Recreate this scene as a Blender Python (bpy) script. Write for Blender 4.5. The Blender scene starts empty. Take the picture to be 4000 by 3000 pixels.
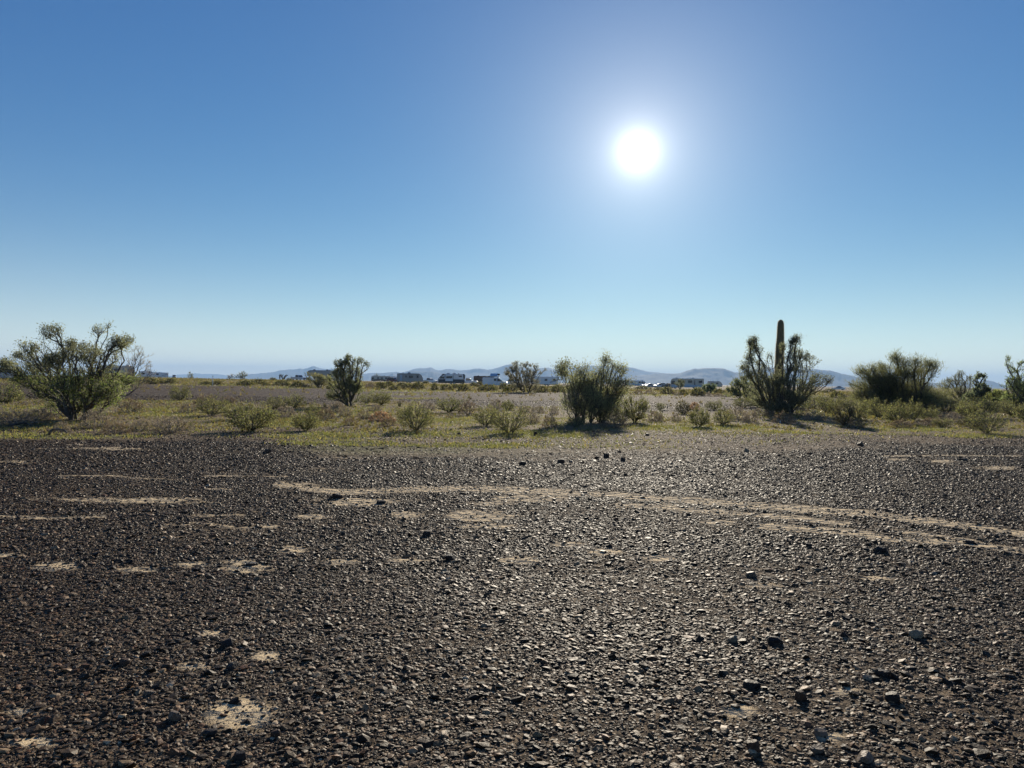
# desert flat with shrubs, a tall cactus and parked camping vehicles under a low sun
SKY_AIR, SKY_DUST, SKY_OZ, SKY_STR = 1.0, 0.0, 2.0, 0.10
K_ = 1/1.41
SKY_CURVE = ((.44*K_, 1.15), (.665*K_, 1.03), (.75*K_, .72))
GLOW = [((2.6*K_, 2.55*K_, 2.3*K_), .72, 1.0), ((.72*K_, .66*K_, .58*K_), 2.7, .85), ((.30*K_, .285*K_, .225*K_), 10., 1.15)]
SUN_E, EXPO, DENOISE = 5.0, 0.5, True
STONE_ROUGH, STONE_SPEC = .58, .15
HAZE, HAZE_COL, HAZE_G = 9.5e-5, (.42, .66, 1, 1), 0.1
HORIZ = ((.64, .47, .35), 3.9)
import bpy, math
import numpy as np
R = math.radians
rs = np.random.RandomState
scene = bpy.context.scene
C = scene.collection

# ------------------------------------------------------------------ camera
F = 2775.0; CX, CY = 2000.0, 1500.0
EYE = 1.6; ROLL = 0.0122; PITCH = -8.0/F
c_, s_ = math.cos(ROLL), math.sin(ROLL)
fwd = np.array([0, math.cos(PITCH), math.sin(PITCH)])
upl = np.array([0, -math.sin(PITCH), math.cos(PITCH)])
Xw = np.array([1.0, 0, 0])
right = c_*Xw + s_*upl
up = -s_*Xw + c_*upl
def ray(px, py):
    d = fwd + right*((px-CX)/F) - up*((py-CY)/F)
    return d/np.linalg.norm(d)
def project(X, Y, Z):
    dx, dy, dz = X, Y, Z-EYE
    f = dx*fwd[0]+dy*fwd[1]+dz*fwd[2]
    f = np.where(f < 0.05, 0.05, f)
    r = dx*right[0]+dy*right[1]+dz*right[2]
    u = dx*up[0]+dy*up[1]+dz*up[2]
    return CX+F*r/f, CY-F*u/f
import mathutils
cam = bpy.data.cameras.new('camera'); co = bpy.data.objects.new('camera', cam); C.objects.link(co)
M = mathutils.Matrix(((right[0], up[0], -fwd[0], 0), (right[1], up[1], -fwd[1], 0), (right[2], up[2], -fwd[2], EYE), (0, 0, 0, 1)))
co.matrix_world = M
cam.sensor_width = 36; cam.lens = 36*F/4000; cam.clip_start = 0.05; cam.clip_end = 100000
scene.camera = co
SUN = ray(2492, 592)
sun_el = math.asin(SUN[2]); sun_az = math.atan2(SUN[0], SUN[1])

# ------------------------------------------------------------------ helpers
def noise2(x, y, seed=0, oct=3, f=1.0):
    """cheap value noise, vectorised, range about -1..1"""
    out = np.zeros_like(x, dtype=float); a = 1.0; tot = 0
    for o in range(oct):
        xs = x*f + 17.3*seed + 5.1*o; ys = y*f - 9.7*seed + 3.3*o
        xi = np.floor(xs); yi = np.floor(ys); tx = xs-xi; ty = ys-yi
        tx = tx*tx*(3-2*tx); ty = ty*ty*(3-2*ty)
        def h(i, j):
            v = np.sin(i*127.1 + j*311.7 + seed*13.7 + o*7.7)*43758.5453
            return (v-np.floor(v))*2-1
        v = (h(xi, yi)*(1-tx)+h(xi+1, yi)*tx)*(1-ty) + (h(xi, yi+1)*(1-tx)+h(xi+1, yi+1)*tx)*ty
        out += a*v; tot += a; a *= .5; f *= 2.03
    return out/tot
def sstep(a, b, x):
    t = np.clip((x-a)/(b-a), 0, 1); return t*t*(3-2*t)
def terrain(x, y):
    x = np.asarray(x, float); y = np.asarray(y, float)
    d = np.hypot(x, y)
    t = x/np.maximum(y, 1e-3); t = np.where(y > 1, np.clip(t, -2, 2), 0)
    az = np.interp(t, [-.8, -.5, -.32, -.2, -.1, 0, .08, .18, .3, .8], [1.5, 1.45, 1.2, .95, .68, .55, .45, .12, .05, .1])
    rise = az*sstep(38, 185, d)*np.where(y > 0, 1, 0.3)
    fall = sstep(520, 2500, d)
    z = rise*(1-fall) - 2.5*fall
    z = z + 0.035*noise2(x, y, 3, 2, .22)*sstep(0, 3, d) + .10*noise2(x, y, 5, 2, .05)*sstep(15, 60, d)
    return z
def ground(px, py):
    d = ray(px, py)
    t = 2.0; prev = t
    while t < 3000:
        p = d*t
        if p[2]+EYE < terrain(p[0], p[1]): break
        prev = t; t *= 1.01
    lo, hi = prev, t
    for _ in range(20):
        m = (lo+hi)/2; p = d*m
        if p[2]+EYE < terrain(p[0], p[1]): hi = m
        else: lo = m
    p = d*hi
    return np.array([p[0], p[1], float(terrain(p[0], p[1]))])
def at_dist(px, Y):
    """ground point seen at column px at depth Y"""
    d = ray(px, 1490); x = d[0]/d[1]*Y
    return np.array([x, Y, float(terrain(x, Y))])

def setmesh(name, V, faces, mat=None, col=None, smooth=False, attrs=None):
    """faces: int array (M,3) or (M,4), or list of such arrays"""
    if not isinstance(faces, list): faces = [faces]
    faces = [f for f in faces if len(f)]
    me = bpy.data.meshes.new(name)
    V = np.asarray(V, np.float32)
    me.vertices.add(len(V)); me.vertices.foreach_set('co', V.ravel())
    li = np.concatenate([f.ravel() for f in faces]).astype(np.int32)
    me.loops.add(len(li)); me.loops.foreach_set('vertex_index', li)
    tot = np.concatenate([np.full(len(f), f.shape[1]) for f in faces])
    st = np.concatenate([[0], np.cumsum(tot)[:-1]]).astype(np.int32)
    me.polygons.add(len(tot)); me.polygons.foreach_set('loop_start', st)
    if smooth: me.polygons.foreach_set('use_smooth', np.ones(len(tot), bool))
    me.update(calc_edges=True)
    if not smooth:
        me.polygons.foreach_set('use_smooth', np.zeros(len(tot), bool))
    if col is not None:
        a = me.color_attributes.new('Col', 'FLOAT_COLOR', 'POINT')
        cc = np.ones((len(V), 4), np.float32); cc[:, :3] = col
        a.data.foreach_set('color', cc.ravel())
    for k, v in (attrs or {}).items():
        a = me.attributes.new(k, 'FLOAT', 'POINT'); a.data.foreach_set('value', np.asarray(v, np.float32))
    if mat: me.materials.append(mat)
    return me
def link(name, me, parent=None, loc=None):
    o = bpy.data.objects.new(name, me); C.objects.link(o)
    if parent is not None: o.parent = parent
    if loc is not None: o.location = loc
    return o
def tag(o, label=None, cat=None, group=None, kind=None):
    if label: o['label'] = label
    if cat: o['category'] = cat
    if group: o['group'] = group
    if kind: o['kind'] = kind
    return o
def empty(name, loc, label, cat, group=None, rz=0):
    o = bpy.data.objects.new(name, None); C.objects.link(o)
    o.location = loc; o.rotation_euler = (0, 0, rz); o.empty_display_size = .2
    return tag(o, label, cat, group)
def dup(root, loc, rz=0, sc=(1, 1, 1), label=None, group=None, cat=None):
    r = root.copy(); C.objects.link(r); r.location = loc; r.rotation_euler = (0, 0, rz); r.scale = sc
    tag(r, label, cat, group)
    for ch in root.children:
        k = ch.copy(); C.objects.link(k); k.parent = r
        for g in ch.children:
            q = g.copy(); C.objects.link(q); q.parent = k
    return r

# ------------------------------------------------------------------ materials
def newmat(name):
    m = bpy.data.materials.new(name); m.use_nodes = True
    nt = m.node_tree; nt.nodes.clear()
    return m, nt.nodes, nt.links
def simple(name, col, rough=.5, metal=0, spec=.5, noise=.12, scale=6, coat=0):
    m, N, L = newmat(name)
    out = N.new('ShaderNodeOutputMaterial'); b = N.new('ShaderNodeBsdfPrincipled')
    L.new(b.outputs[0], out.inputs[0])
    tc = N.new('ShaderNodeTexCoord'); n = N.new('ShaderNodeTexNoise'); n.inputs['Scale'].default_value = scale
    n.inputs['Detail'].default_value = 4; L.new(tc.outputs['Object'], n.inputs['Vector'])
    mr = N.new('ShaderNodeMapRange'); mr.inputs[3].default_value = 1-noise; mr.inputs[4].default_value = 1+noise
    L.new(n.outputs[0], mr.inputs[0])
    v = N.new('ShaderNodeVectorMath'); v.operation = 'SCALE'; v.inputs[0].default_value = col
    L.new(mr.outputs[0], v.inputs['Scale']); L.new(v.outputs[0], b.inputs['Base Color'])
    b.inputs['Roughness'].default_value = rough; b.inputs['Metallic'].default_value = metal
    b.inputs['Specular IOR Level'].default_value = spec
    if coat: b.inputs['Coat Weight'].default_value = coat
    return m
def leafmat(name, trans=.45, gain=1.0, tg=(1.25, 1.3, .6)):
    m, N, L = newmat(name)
    out = N.new('ShaderNodeOutputMaterial')
    a = N.new('ShaderNodeAttribute'); a.attribute_name = 'Col'
    d = N.new('ShaderNodeBsdfPrincipled'); d.inputs['Roughness'].default_value = .6; d.inputs['Specular IOR Level'].default_value = .3
    t = N.new('ShaderNodeBsdfTranslucent'); mx = N.new('ShaderNodeMixShader'); mx.inputs[0].default_value = trans
    vm = N.new('ShaderNodeVectorMath'); vm.operation = 'MULTIPLY'; vm.inputs[1].default_value = [gain*k for k in tg]
    L.new(a.outputs['Color'], d.inputs['Base Color']); L.new(a.outputs['Color'], vm.inputs[0]); L.new(vm.outputs[0], t.inputs['Color'])
    L.new(d.outputs[0], mx.inputs[1]); L.new(t.outputs[0], mx.inputs[2]); L.new(mx.outputs[0], out.inputs[0])
    return m
M_leaf = leafmat('leaf_green', .55, 1.5, (1.05, 1.15, .9))
M_grey = leafmat('leaf_grey', .45, 1.35, (1.1, 1.05, .9))
M_grass = leafmat('grass_blades', .5, 1.2)
def barkmat(name, c1, c2):
    m, N, L = newmat(name)
    out = N.new('ShaderNodeOutputMaterial'); b = N.new('ShaderNodeBsdfPrincipled'); L.new(b.outputs[0], out.inputs[0])
    tc = N.new('ShaderNodeTexCoord'); n = N.new('ShaderNodeTexNoise'); n.inputs['Scale'].default_value = 9; n.inputs['Detail'].default_value = 5
    L.new(tc.outputs['Object'], n.inputs['Vector'])
    cr = N.new('ShaderNodeValToRGB'); cr.color_ramp.elements[0].position = .35; cr.color_ramp.elements[1].position = .7
    cr.color_ramp.elements[0].color = (*c1, 1); cr.color_ramp.elements[1].color = (*c2, 1)
    L.new(n.outputs[0], cr.inputs[0]); L.new(cr.outputs[0], b.inputs['Base Color'])
    b.inputs['Roughness'].default_value = .85
    bp = N.new('ShaderNodeBump'); bp.inputs['Strength'].default_value = .5; bp.inputs['Distance'].default_value = .02
    L.new(n.outputs[0], bp.inputs['Height']); L.new(bp.outputs[0], b.inputs['Normal'])
    return m
M_bark = barkmat('bark_dark', (.045, .035, .028), (.12, .10, .085))
M_twig = barkmat('bark_grey', (.10, .085, .07), (.22, .20, .17))

# ------------------------------------------------------------------ world, sun
w = bpy.data.worlds.new('World'); scene.world = w; w.use_nodes = True
N = w.node_tree.nodes; L = w.node_tree.links; N.clear()
wo = N.new('ShaderNodeOutputWorld'); bg = N.new('ShaderNodeBackground')
sky = N.new('ShaderNodeTexSky'); sky.sky_type = 'NISHITA'; sky.sun_disc = False
sky.sun_elevation = sun_el; sky.sun_rotation = sun_az
sky.air_density = SKY_AIR; sky.dust_density = SKY_DUST; sky.ozone_density = SKY_OZ; sky.altitude = 150
bg.inputs['Strength'].default_value = SKY_STR
# the bright air close round the sun (forward scattering) and the sun itself, by angle from the sun's direction
tc = N.new('ShaderNodeTexCoord')
dt = N.new('ShaderNodeVectorMath'); dt.operation = 'DOT_PRODUCT'; dt.inputs[1].default_value = tuple(SUN)
nm = N.new('ShaderNodeVectorMath'); nm.operation = 'NORMALIZE'; L.new(tc.outputs['Generated'], nm.inputs[0]); L.new(nm.outputs[0], dt.inputs[0])
def mth(op, a, b=None, clamp=False):
    n = N.new('ShaderNodeMath'); n.operation = op; n.use_clamp = clamp
    for i, v in enumerate((a, b)):
        if v is None: continue
        if isinstance(v, (int, float)): n.inputs[i].default_value = v
        else: L.new(v, n.inputs[i])
    return n.outputs[0]
ang = mth('MULTIPLY', mth('ARCCOSINE', mth('MINIMUM', dt.outputs['Value'], 1.0)), 180/math.pi)
def vsc(col, fac):
    v = N.new('ShaderNodeVectorMath'); v.operation = 'SCALE'; v.inputs[0].default_value = col; L.new(fac, v.inputs['Scale']); return v.outputs[0]
def vadd(a, b):
    v = N.new('ShaderNodeVectorMath'); v.operation = 'ADD'; L.new(a, v.inputs[0]); L.new(b, v.inputs[1]); return v.outputs[0]
acc = None
for col, sig, powr in GLOW:
    e = mth('POWER', math.e, mth('MULTIPLY', mth('POWER', mth('DIVIDE', ang, sig), powr), -1.0))
    v = vsc(tuple(k/SKY_STR for k in col), e)
    acc = v if acc is None else vadd(acc, v)
# exposure curve of the sky: one power and one gain for each colour channel
sp = N.new('ShaderNodeSeparateXYZ'); L.new(sky.outputs[0], sp.inputs[0]); cb = N.new('ShaderNodeCombineXYZ')
for i in range(3):
    g_, p_ = SKY_CURVE[i]
    L.new(mth('MULTIPLY', mth('POWER', mth('MULTIPLY', sp.outputs[i], SKY_STR), p_), g_/SKY_STR), cb.inputs[i])
sz = N.new('ShaderNodeSeparateXYZ'); L.new(nm.outputs[0], sz.inputs[0])
el_ = mth('MAXIMUM', mth('MULTIPLY', mth('ARCSINE', sz.outputs[2]), 180/math.pi), 0.0)
acc = vadd(acc, vsc(tuple(k/SKY_STR for k in HORIZ[0]), mth('POWER', math.e, mth('MULTIPLY', el_, -1/HORIZ[1]))))
L.new(vadd(cb.outputs[0], acc), bg.inputs['Color']); L.new(bg.outputs[0], wo.inputs[0])
sl = bpy.data.lights.new('sun', 'SUN'); sl.energy = SUN_E; sl.angle = R(.53); sl.color = (1, .90, .74)
so = bpy.data.objects.new('sun', sl); C.objects.link(so); so.location = (0, 0, 50)
so.rotation_euler = mathutils.Vector(tuple(SUN)).to_track_quat('Z', 'Y').to_euler()
scene.view_settings.view_transform = 'Standard'; scene.view_settings.look = 'None'
scene.view_settings.exposure = EXPO; scene.view_settings.gamma = 1
scene.render.engine = 'CYCLES'
cy = scene.cycles
cy.max_bounces = 6; cy.diffuse_bounces = 2; cy.glossy_bounces = 2; cy.transmission_bounces = 4; cy.transparent_max_bounces = 8; cy.volume_bounces = 0
cy.sample_clamp_indirect = 5; cy.use_adaptive_sampling = True; cy.adaptive_threshold = .02
cy.use_denoising = DENOISE
w.cycles.sampling_method = 'MANUAL'; w.cycles.sample_map_resolution = 1024
# ------------------------------------------------------------------ ground masks (traced in the photo's frame, fixed to the ground)
def polyd(px, py, pts):
    pts = np.array(pts, float)
    y = np.interp(px, pts[:, 0], pts[:, 1]); inside = (px > pts[0, 0]-30) & (px < pts[-1, 0]+30)
    return np.where(inside, np.abs(py-y), 1e4)
TR = [([(1100, 1893), (1332, 1922), (1616, 1912), (1775, 1906), (1933, 1910), (2186, 1922), (2440, 1935), (2693, 1954), (2853, 1966), (3170, 1992), (3423, 2011), (3676, 2042), (4000, 2087), (4600, 2190)], 10, 1.0),
      ([(2430, 1972), (2600, 1985), (2853, 2004), (3106, 2023), (3290, 2045)], 9, .8),
      ([(2990, 2055), (3328, 2080), (3486, 2106), (3740, 2118), (4000, 2150), (4600, 2230)], 11, .9),
      ([(3520, 2076), (3640, 2090), (3800, 2112), (4000, 2168)], 7, .7),
      ([(3480, 1781), (3700, 1779), (4000, 1782), (4400, 1786)], 2.6, .9),
      ([(250, 1858), (440, 1858), (560, 1870), (690, 1873)], 2.6, .7),
      ([(820, 1859), (1010, 1859), (1100, 1862)], 2.6, .7),
      ([(-300, 2010), (60, 2018), (200, 2024), (390, 2016)], 7, .7),
      ([(640, 2055), (780, 2042), (930, 2062), (1060, 2056)], 7, .65)]
BL = [(2047, 1947, 130, 12), (1920, 1966, 90, 10), (1870, 2010, 90, 22), (1890, 2055, 100, 8), (1566, 2010, 60, 12), (1430, 1975, 60, 8), (2205, 2125, 60, 10),
      (2040, 2188, 70, 14), (2376, 2156, 60, 12), (2566, 2180, 60, 10), (1338, 2195, 60, 12), (1604, 2188, 80, 8), (1170, 1893, 110, 8), (2560, 1978, 120, 12),
      (1220, 2017, 60, 8), (220, 2213, 80, 14), (38, 2169, 60, 10), (540, 2226, 80, 10), (760, 2207, 60, 10), (950, 2195, 60, 8), (980, 2220, 110, 18),
      (1140, 2150, 60, 20), (1348, 2195, 80, 12), (943, 2805, 120, 50), (1033, 2563, 60, 22), (772, 2602, 60, 16), (816, 2472, 50, 10), (3505, 1795, 40, 5),
      (3676, 1802, 40, 5), (3910, 1827, 70, 7), (3423, 2258, 60, 8), (2992, 2289, 60, 8), (2800, 2042, 60, 8), (850, 1910, 60, 4), (3300, 2700, 40, 12), (150, 2900, 90, 18), (3250, 2880, 50, 14), (2900, 2780, 40, 14), (90, 2780, 60, 12)]
def sand_mask(px, py, X, Y):
    s = np.zeros_like(px)
    wob = noise2(X, Y, 11, 3, 1.6)
    for pts, hw, k in TR:
        d = polyd(px, py, pts)
        s = np.maximum(s, k*np.exp(-(d/(hw*1.35))**2*(1.0+.9*wob)))
    for cx, cy_, rx, ry in BL:
        q = ((px-cx)/rx)**2+((py-cy_)/ry)**2
        s = np.maximum(s, .88*np.exp(-q*.62*(1+.9*wob)))
    s = np.maximum(s, .66*sstep(.22, .66, noise2(X*.5, Y*1.5, 21, 4, .7))*(.35+.65*sstep(2600, 2100, py))*(.4+.6*sstep(2700, 1200, px)))
    s = s*(.95+.55*noise2(X, Y, 12, 3, 4.0)) 
    return np.clip(s, 0, 1)
GR = [(200, 1703, 420, 13, 1.0), (1250, 1703, 260, 14, .9), (1500, 1762, 460, 20, .9), (1820, 1745, 330, 18, .9), (1780, 1695, 330, 15, .9), (2120, 1700, 180, 22, 1), (1350, 1735, 300, 16, .8),
      (2700, 1672, 330, 13, .95), (3050, 1690, 400, 12, .5), (3560, 1676, 190, 14, 1), (3880, 1700, 260, 12, .8), (180, 1590, 200, 9, .9), (650, 1610, 250, 25, .7), (1150, 1650, 300, 24, .7),
      (250, 1650, 300, 20, .4), (1420, 1610, 200, 22, .7), (1700, 1640, 260, 30, .6), (2150, 1650, 200, 22, .7), (850, 1504, 260, 4, .8), (1150, 1514, 200, 4, .8), (1560, 1541, 150, 3.5, .8),
      (1600, 1557, 120, 3.5, .6), (1650, 1527, 260, 4, .8), (2000, 1531, 260, 4, .6), (2560, 1544, 120, 4, .7), (2100, 1775, 300, 16, .5), (700, 1570, 300, 6, .6), (3300, 1620, 500, 25, .5), (2000, 1600, 400, 14, .4)]
def green_mask(px, py, X, Y):
    g = np.zeros_like(px)
    for cx, cy_, rx, ry, k in GR:
        q = ((px-cx)/rx)**2+((py-cy_)/ry)**2
        g = np.maximum(g, k*np.exp(-q**1.5))
    near = np.interp(px, [-500, 0, 600, 1000, 1300, 2200, 2700, 3400, 4500], [1722, 1722, 1718, 1738, 1795, 1805, 1785, 1738, 1716])
    g = np.maximum(g, .30*sstep(near, near-45, py)*(1-flat_mask(px, py)))
    g = g*sstep(near+25, near-10, py)
    return np.clip(g*(.95+.75*noise2(X, Y*1.5, 31, 3, .5)), 0, 1)
def flat_mask(px, py):
    """the darker gravel flats beyond the first belt of shrubs"""
    u = np.interp(px, [-500, 0, 600, 1100, 1300, 1600, 2000, 2300, 2900, 3300, 4500], [1500, 1500, 1500, 1513, 1519, 1527, 1533, 1536, 1547, 1552, 1560])
    l = np.interp(px, [-500, 0, 500, 900, 1300, 1500, 1800, 2200, 2500, 2900, 3300, 4500], [1545, 1550, 1560, 1572, 1580, 1556, 1585, 1600, 1610, 1605, 1580, 1580])
    return sstep(u-4, u+3, py)*sstep(l+14, l-6, py)
def pebble_mask(px, py, X, Y):
    near = np.interp(px, [-500, 0, 600, 1000, 1300, 2200, 2700, 3400, 4500], [1722, 1722, 1718, 1738, 1795, 1805, 1785, 1738, 1716])
    wd = np.interp(px, [0, 600, 1200, 2200, 3300, 3700], [26, 32, 55, 80, 50, 26])
    p = sstep(near-wd, near+wd, py + 1.1*wd*noise2(X, Y, 8, 3, .35))
    return p
# ------------------------------------------------------------------ ground sheet
def build_ground():
    rr = np.concatenate([[0.02, .5, 1.0, 1.5], np.exp(np.linspace(math.log(2.0), math.log(60), 330)), np.exp(np.linspace(math.log(63), math.log(30000), 110))])
    th = np.concatenate([np.linspace(-55, 55, 441), np.linspace(58, 302, 62)])
    th = np.radians(th)
    RR, TH = np.meshgrid(rr, th, indexing='ij')
    X = RR*np.sin(TH); Y = RR*np.cos(TH); Z = terrain(X, Y)
    px, py = project(X, Y, Z); fr = Y > .5
    px = np.where(fr, px, -9000); py = np.where(fr, py, 2500)
    sand = sand_mask(px, py, X, Y); green = green_mask(px, py, X, Y)*fr; peb = pebble_mask(px, py, X, Y); fl = flat_mask(px, py)*fr
    n, m = RR.shape
    i, j = np.meshgrid(np.arange(n-1), np.arange(m), indexing='ij')
    a = i*m+j; b = i*m+(j+1) % m; c = (i+1)*m+(j+1) % m; d = (i+1)*m+j
    Fq = np.stack([a, d, c, b], -1).reshape(-1, 4)
    me = setmesh('ground', np.stack([X, Y, Z], -1).reshape(-1, 3), Fq, None, smooth=True,
                 attrs=dict(sand=sand.ravel(), green=green.ravel(), pebble=peb.ravel(), flat=fl.ravel()))
    m_, N, L = newmat('desert_ground')
    out = N.new('ShaderNodeOutputMaterial'); b = N.new('ShaderNodeBsdfPrincipled'); L.new(b.outputs[0], out.inputs[0])
    b.inputs['Roughness'].default_value = .9; b.inputs['Specular IOR Level'].default_value = .05
    geo = N.new('ShaderNodeNewGeometry')
    def at(k):
        q = N.new('ShaderNodeAttribute'); q.attribute_name = k; return q.outputs['Fac']
    def nz(scale, det=4, rough=.6):
        q = N.new('ShaderNodeTexNoise'); q.inputs['Scale'].default_value = scale; q.inputs['Detail'].default_value = det; q.inputs['Roughness'].default_value = rough
        L.new(geo.outputs['Position'], q.inputs['Vector']); return q.outputs[0]
    def mr(v, a, b_, c=0, d=1):
        q = N.new('ShaderNodeMapRange'); q.inputs[1].default_value = a; q.inputs[2].default_value = b_; q.inputs[3].default_value = c; q.inputs[4].default_value = d
        L.new(v, q.inputs[0]); return q.outputs[0]
    def mix(f, a, b_):
        q = N.new('ShaderNodeMix'); q.data_type = 'RGBA'
        if isinstance(f, float): q.inputs['Factor'].default_value = f
        else: L.new(f, q.inputs['Factor'])
        for k, v in (('A', a), ('B', b_)):
            s = [x for x in q.inputs if x.name == k and x.type == 'RGBA'][0]
            if isinstance(v, tuple): s.default_value = (*v, 1)
            else: L.new(v, s)
        return [x for x in q.outputs if x.type == 'RGBA'][0]
    def mul(a, b_):
        q = N.new('ShaderNodeMath'); q.operation = 'MULTIPLY'
        for k, v in enumerate((a, b_)):
            if isinstance(v, float): q.inputs[k].default_value = v
            else: L.new(v, q.inputs[k])
        return q.outputs[0]
    fine = nz(60, 3); mid = nz(7, 5); big = nz(.6, 4)
    vor = N.new('ShaderNodeTexVoronoi'); vor.inputs['Scale'].default_value = 9; L.new(geo.outputs['Position'], vor.inputs['Vector'])
    vor2 = N.new('ShaderNodeTexVoronoi'); vor2.inputs['Scale'].default_value = 3.0; L.new(geo.outputs['Position'], vor2.inputs['Vector'])
    soil = mix(mr(big, .35, .65), (.22, .155, .092), (.29, .21, .13))
    soil = mix(mr(mid, .4, .62), mix(.45, soil, (.12, .10, .075)), soil)
    sandc = mix(mr(fine, .4, .65), (.53, .41, .25), (.70, .55, .35))
    col = mix(mr(at('sand'), .15, .6), soil, sandc)
    # pebble ground between the loose stones, their shade put into its dark colour
    dark = mix(mr(vor.outputs['Color'], .15, .8), (.022, .016, .012), (.11, .08, .052))
    peb = mul(at('pebble'), mr(at('sand'), .25, .6, 1, 0))
    col = mix(mul(peb, mr(fine, .38, .55)), col, dark)
    # far gravel flats
    fcol = mix(mr(vor2.outputs['Color'], .2, .8), (.050, .036, .030), (.15, .113, .088))
    fcol = mix(mr(big, .45, .7), fcol, (.12, .09, .065))
    col = mix(mul(at('flat'), mr(mid, .3, .5, .75, 1)), col, fcol)
    gcol = mix(mr(mid, .38, .62), (.16, .145, .065), (.29, .26, .13))
    col = mix(mul(mr(at('green'), .15, .75), mr(fine, .3, .55, .45, 1)), col, gcol)
    L.new(col, b.inputs['Base Color'])
    bp = N.new('ShaderNodeBump'); bp.inputs['Strength'].default_value = 1; bp.inputs['Distance'].default_value = .02
    L.new(fine, bp.inputs['Height'])
    bp2 = N.new('ShaderNodeBump'); bp2.inputs['Strength'].default_value = 1; bp2.inputs['Distance'].default_value = .10
    L.new(mid, bp2.inputs['Height']); L.new(bp.outputs[0], bp2.inputs['Normal'])
    bp3 = N.new('ShaderNodeBump'); bp3.inputs['Strength'].default_value = .8; bp3.inputs['Distance'].default_value = .08
    L.new(vor.outputs['Distance'], bp3.inputs['Height']); L.new(bp2.outputs[0], bp3.inputs['Normal'])
    L.new(bp3.outputs[0], b.inputs['Normal'])
    me.materials.append(m_)
    tag(link('ground', me), 'flat desert ground of pale sand and dark gravel reaching to the horizon', 'ground', kind='structure')
build_ground()

# ------------------------------------------------------------------ gravel
M_stone, N, L = newmat('varnished_stone')
out = N.new('ShaderNodeOutputMaterial'); b = N.new('ShaderNodeBsdfPrincipled'); L.new(b.outputs[0], out.inputs[0])
a = N.new('ShaderNodeAttribute'); a.attribute_name = 'Col'
geo = N.new('ShaderNodeNewGeometry'); nz = N.new('ShaderNodeTexNoise'); nz.inputs['Scale'].default_value = 90; nz.inputs['Detail'].default_value = 3
L.new(geo.outputs['Position'], nz.inputs['Vector'])
mr = N.new('ShaderNodeMapRange'); mr.inputs[1].default_value = .3; mr.inputs[2].default_value = .7; mr.inputs[3].default_value = .6; mr.inputs[4].default_value = 1.4
L.new(nz.outputs[0], mr.inputs[0])
vm = N.new('ShaderNodeVectorMath'); vm.operation = 'SCALE'; L.new(a.outputs['Color'], vm.inputs[0]); L.new(mr.outputs[0], vm.inputs['Scale'])
L.new(vm.outputs[0], b.inputs['Base Color'])
b.inputs['Roughness'].default_value = STONE_ROUGH; b.inputs['Specular Tint'].default_value = (1, .86, .66, 1); b.inputs['Specular IOR Level'].default_value = STONE_SPEC
bp = N.new('ShaderNodeBump'); bp.inputs['Strength'].default_value = .6; bp.inputs['Distance'].default_value = .004
L.new(nz.outputs[0], bp.inputs['Height']); L.new(bp.outputs[0], b.inputs['Normal'])

def ico():
    t = (1+5**.5)/2
    v = np.array([(-1, t, 0), (1, t, 0), (-1, -t, 0), (1, -t, 0), (0, -1, t), (0, 1, t), (0, -1, -t), (0, 1, -t), (t, 0, -1), (t, 0, 1), (-t, 0, -1), (-t, 0, 1)], float)
    v /= np.linalg.norm(v[0])
    f = np.array([(0, 11, 5), (0, 5, 1), (0, 1, 7), (0, 7, 10), (0, 10, 11), (1, 5, 9), (5, 11, 4), (11, 10, 2), (10, 7, 6), (7, 1, 8), (3, 9, 4), (3, 4, 2), (3, 2, 6), (3, 6, 8), (3, 8, 9), (4, 9, 5), (2, 4, 11), (6, 2, 10), (8, 6, 7), (9, 8, 1)])
    return v, f
def octa():
    # a flat-topped slab with five sides: 5 ring + 3 top
    v = [(math.cos(a), math.sin(a), -.2) for a in np.linspace(0, 2*math.pi, 5, endpoint=False)]
    v += [(.6*math.cos(a+.5), .6*math.sin(a+.5), .9) for a in np.linspace(0, 2*math.pi, 3, endpoint=False)]
    f = [(5, 6, 7), (0, 1, 5), (1, 2, 6), (1, 6, 5), (2, 3, 6), (3, 7, 6), (3, 4, 7), (4, 0, 7), (0, 5, 7)]
    return np.array(v, float), np.array(f)
ICO, OCT = ico(), octa()
def stone_colors(n, r):
    base = np.array([(.030, .021, .015), (.050, .034, .022), (.085, .058, .036), (.15, .100, .060), (.26, .18, .11), (.26, .20, .13), (.14, .075, .042), (.42, .34, .24)])
    pr = np.array([.24, .22, .18, .13, .09, .04, .08, .02]); pr = pr/pr.sum()
    return base[r.choice(len(base), n, p=pr)]*r.uniform(.42, 1.1, (n, 1))*np.array([[1.12, .97, .80]])
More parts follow.
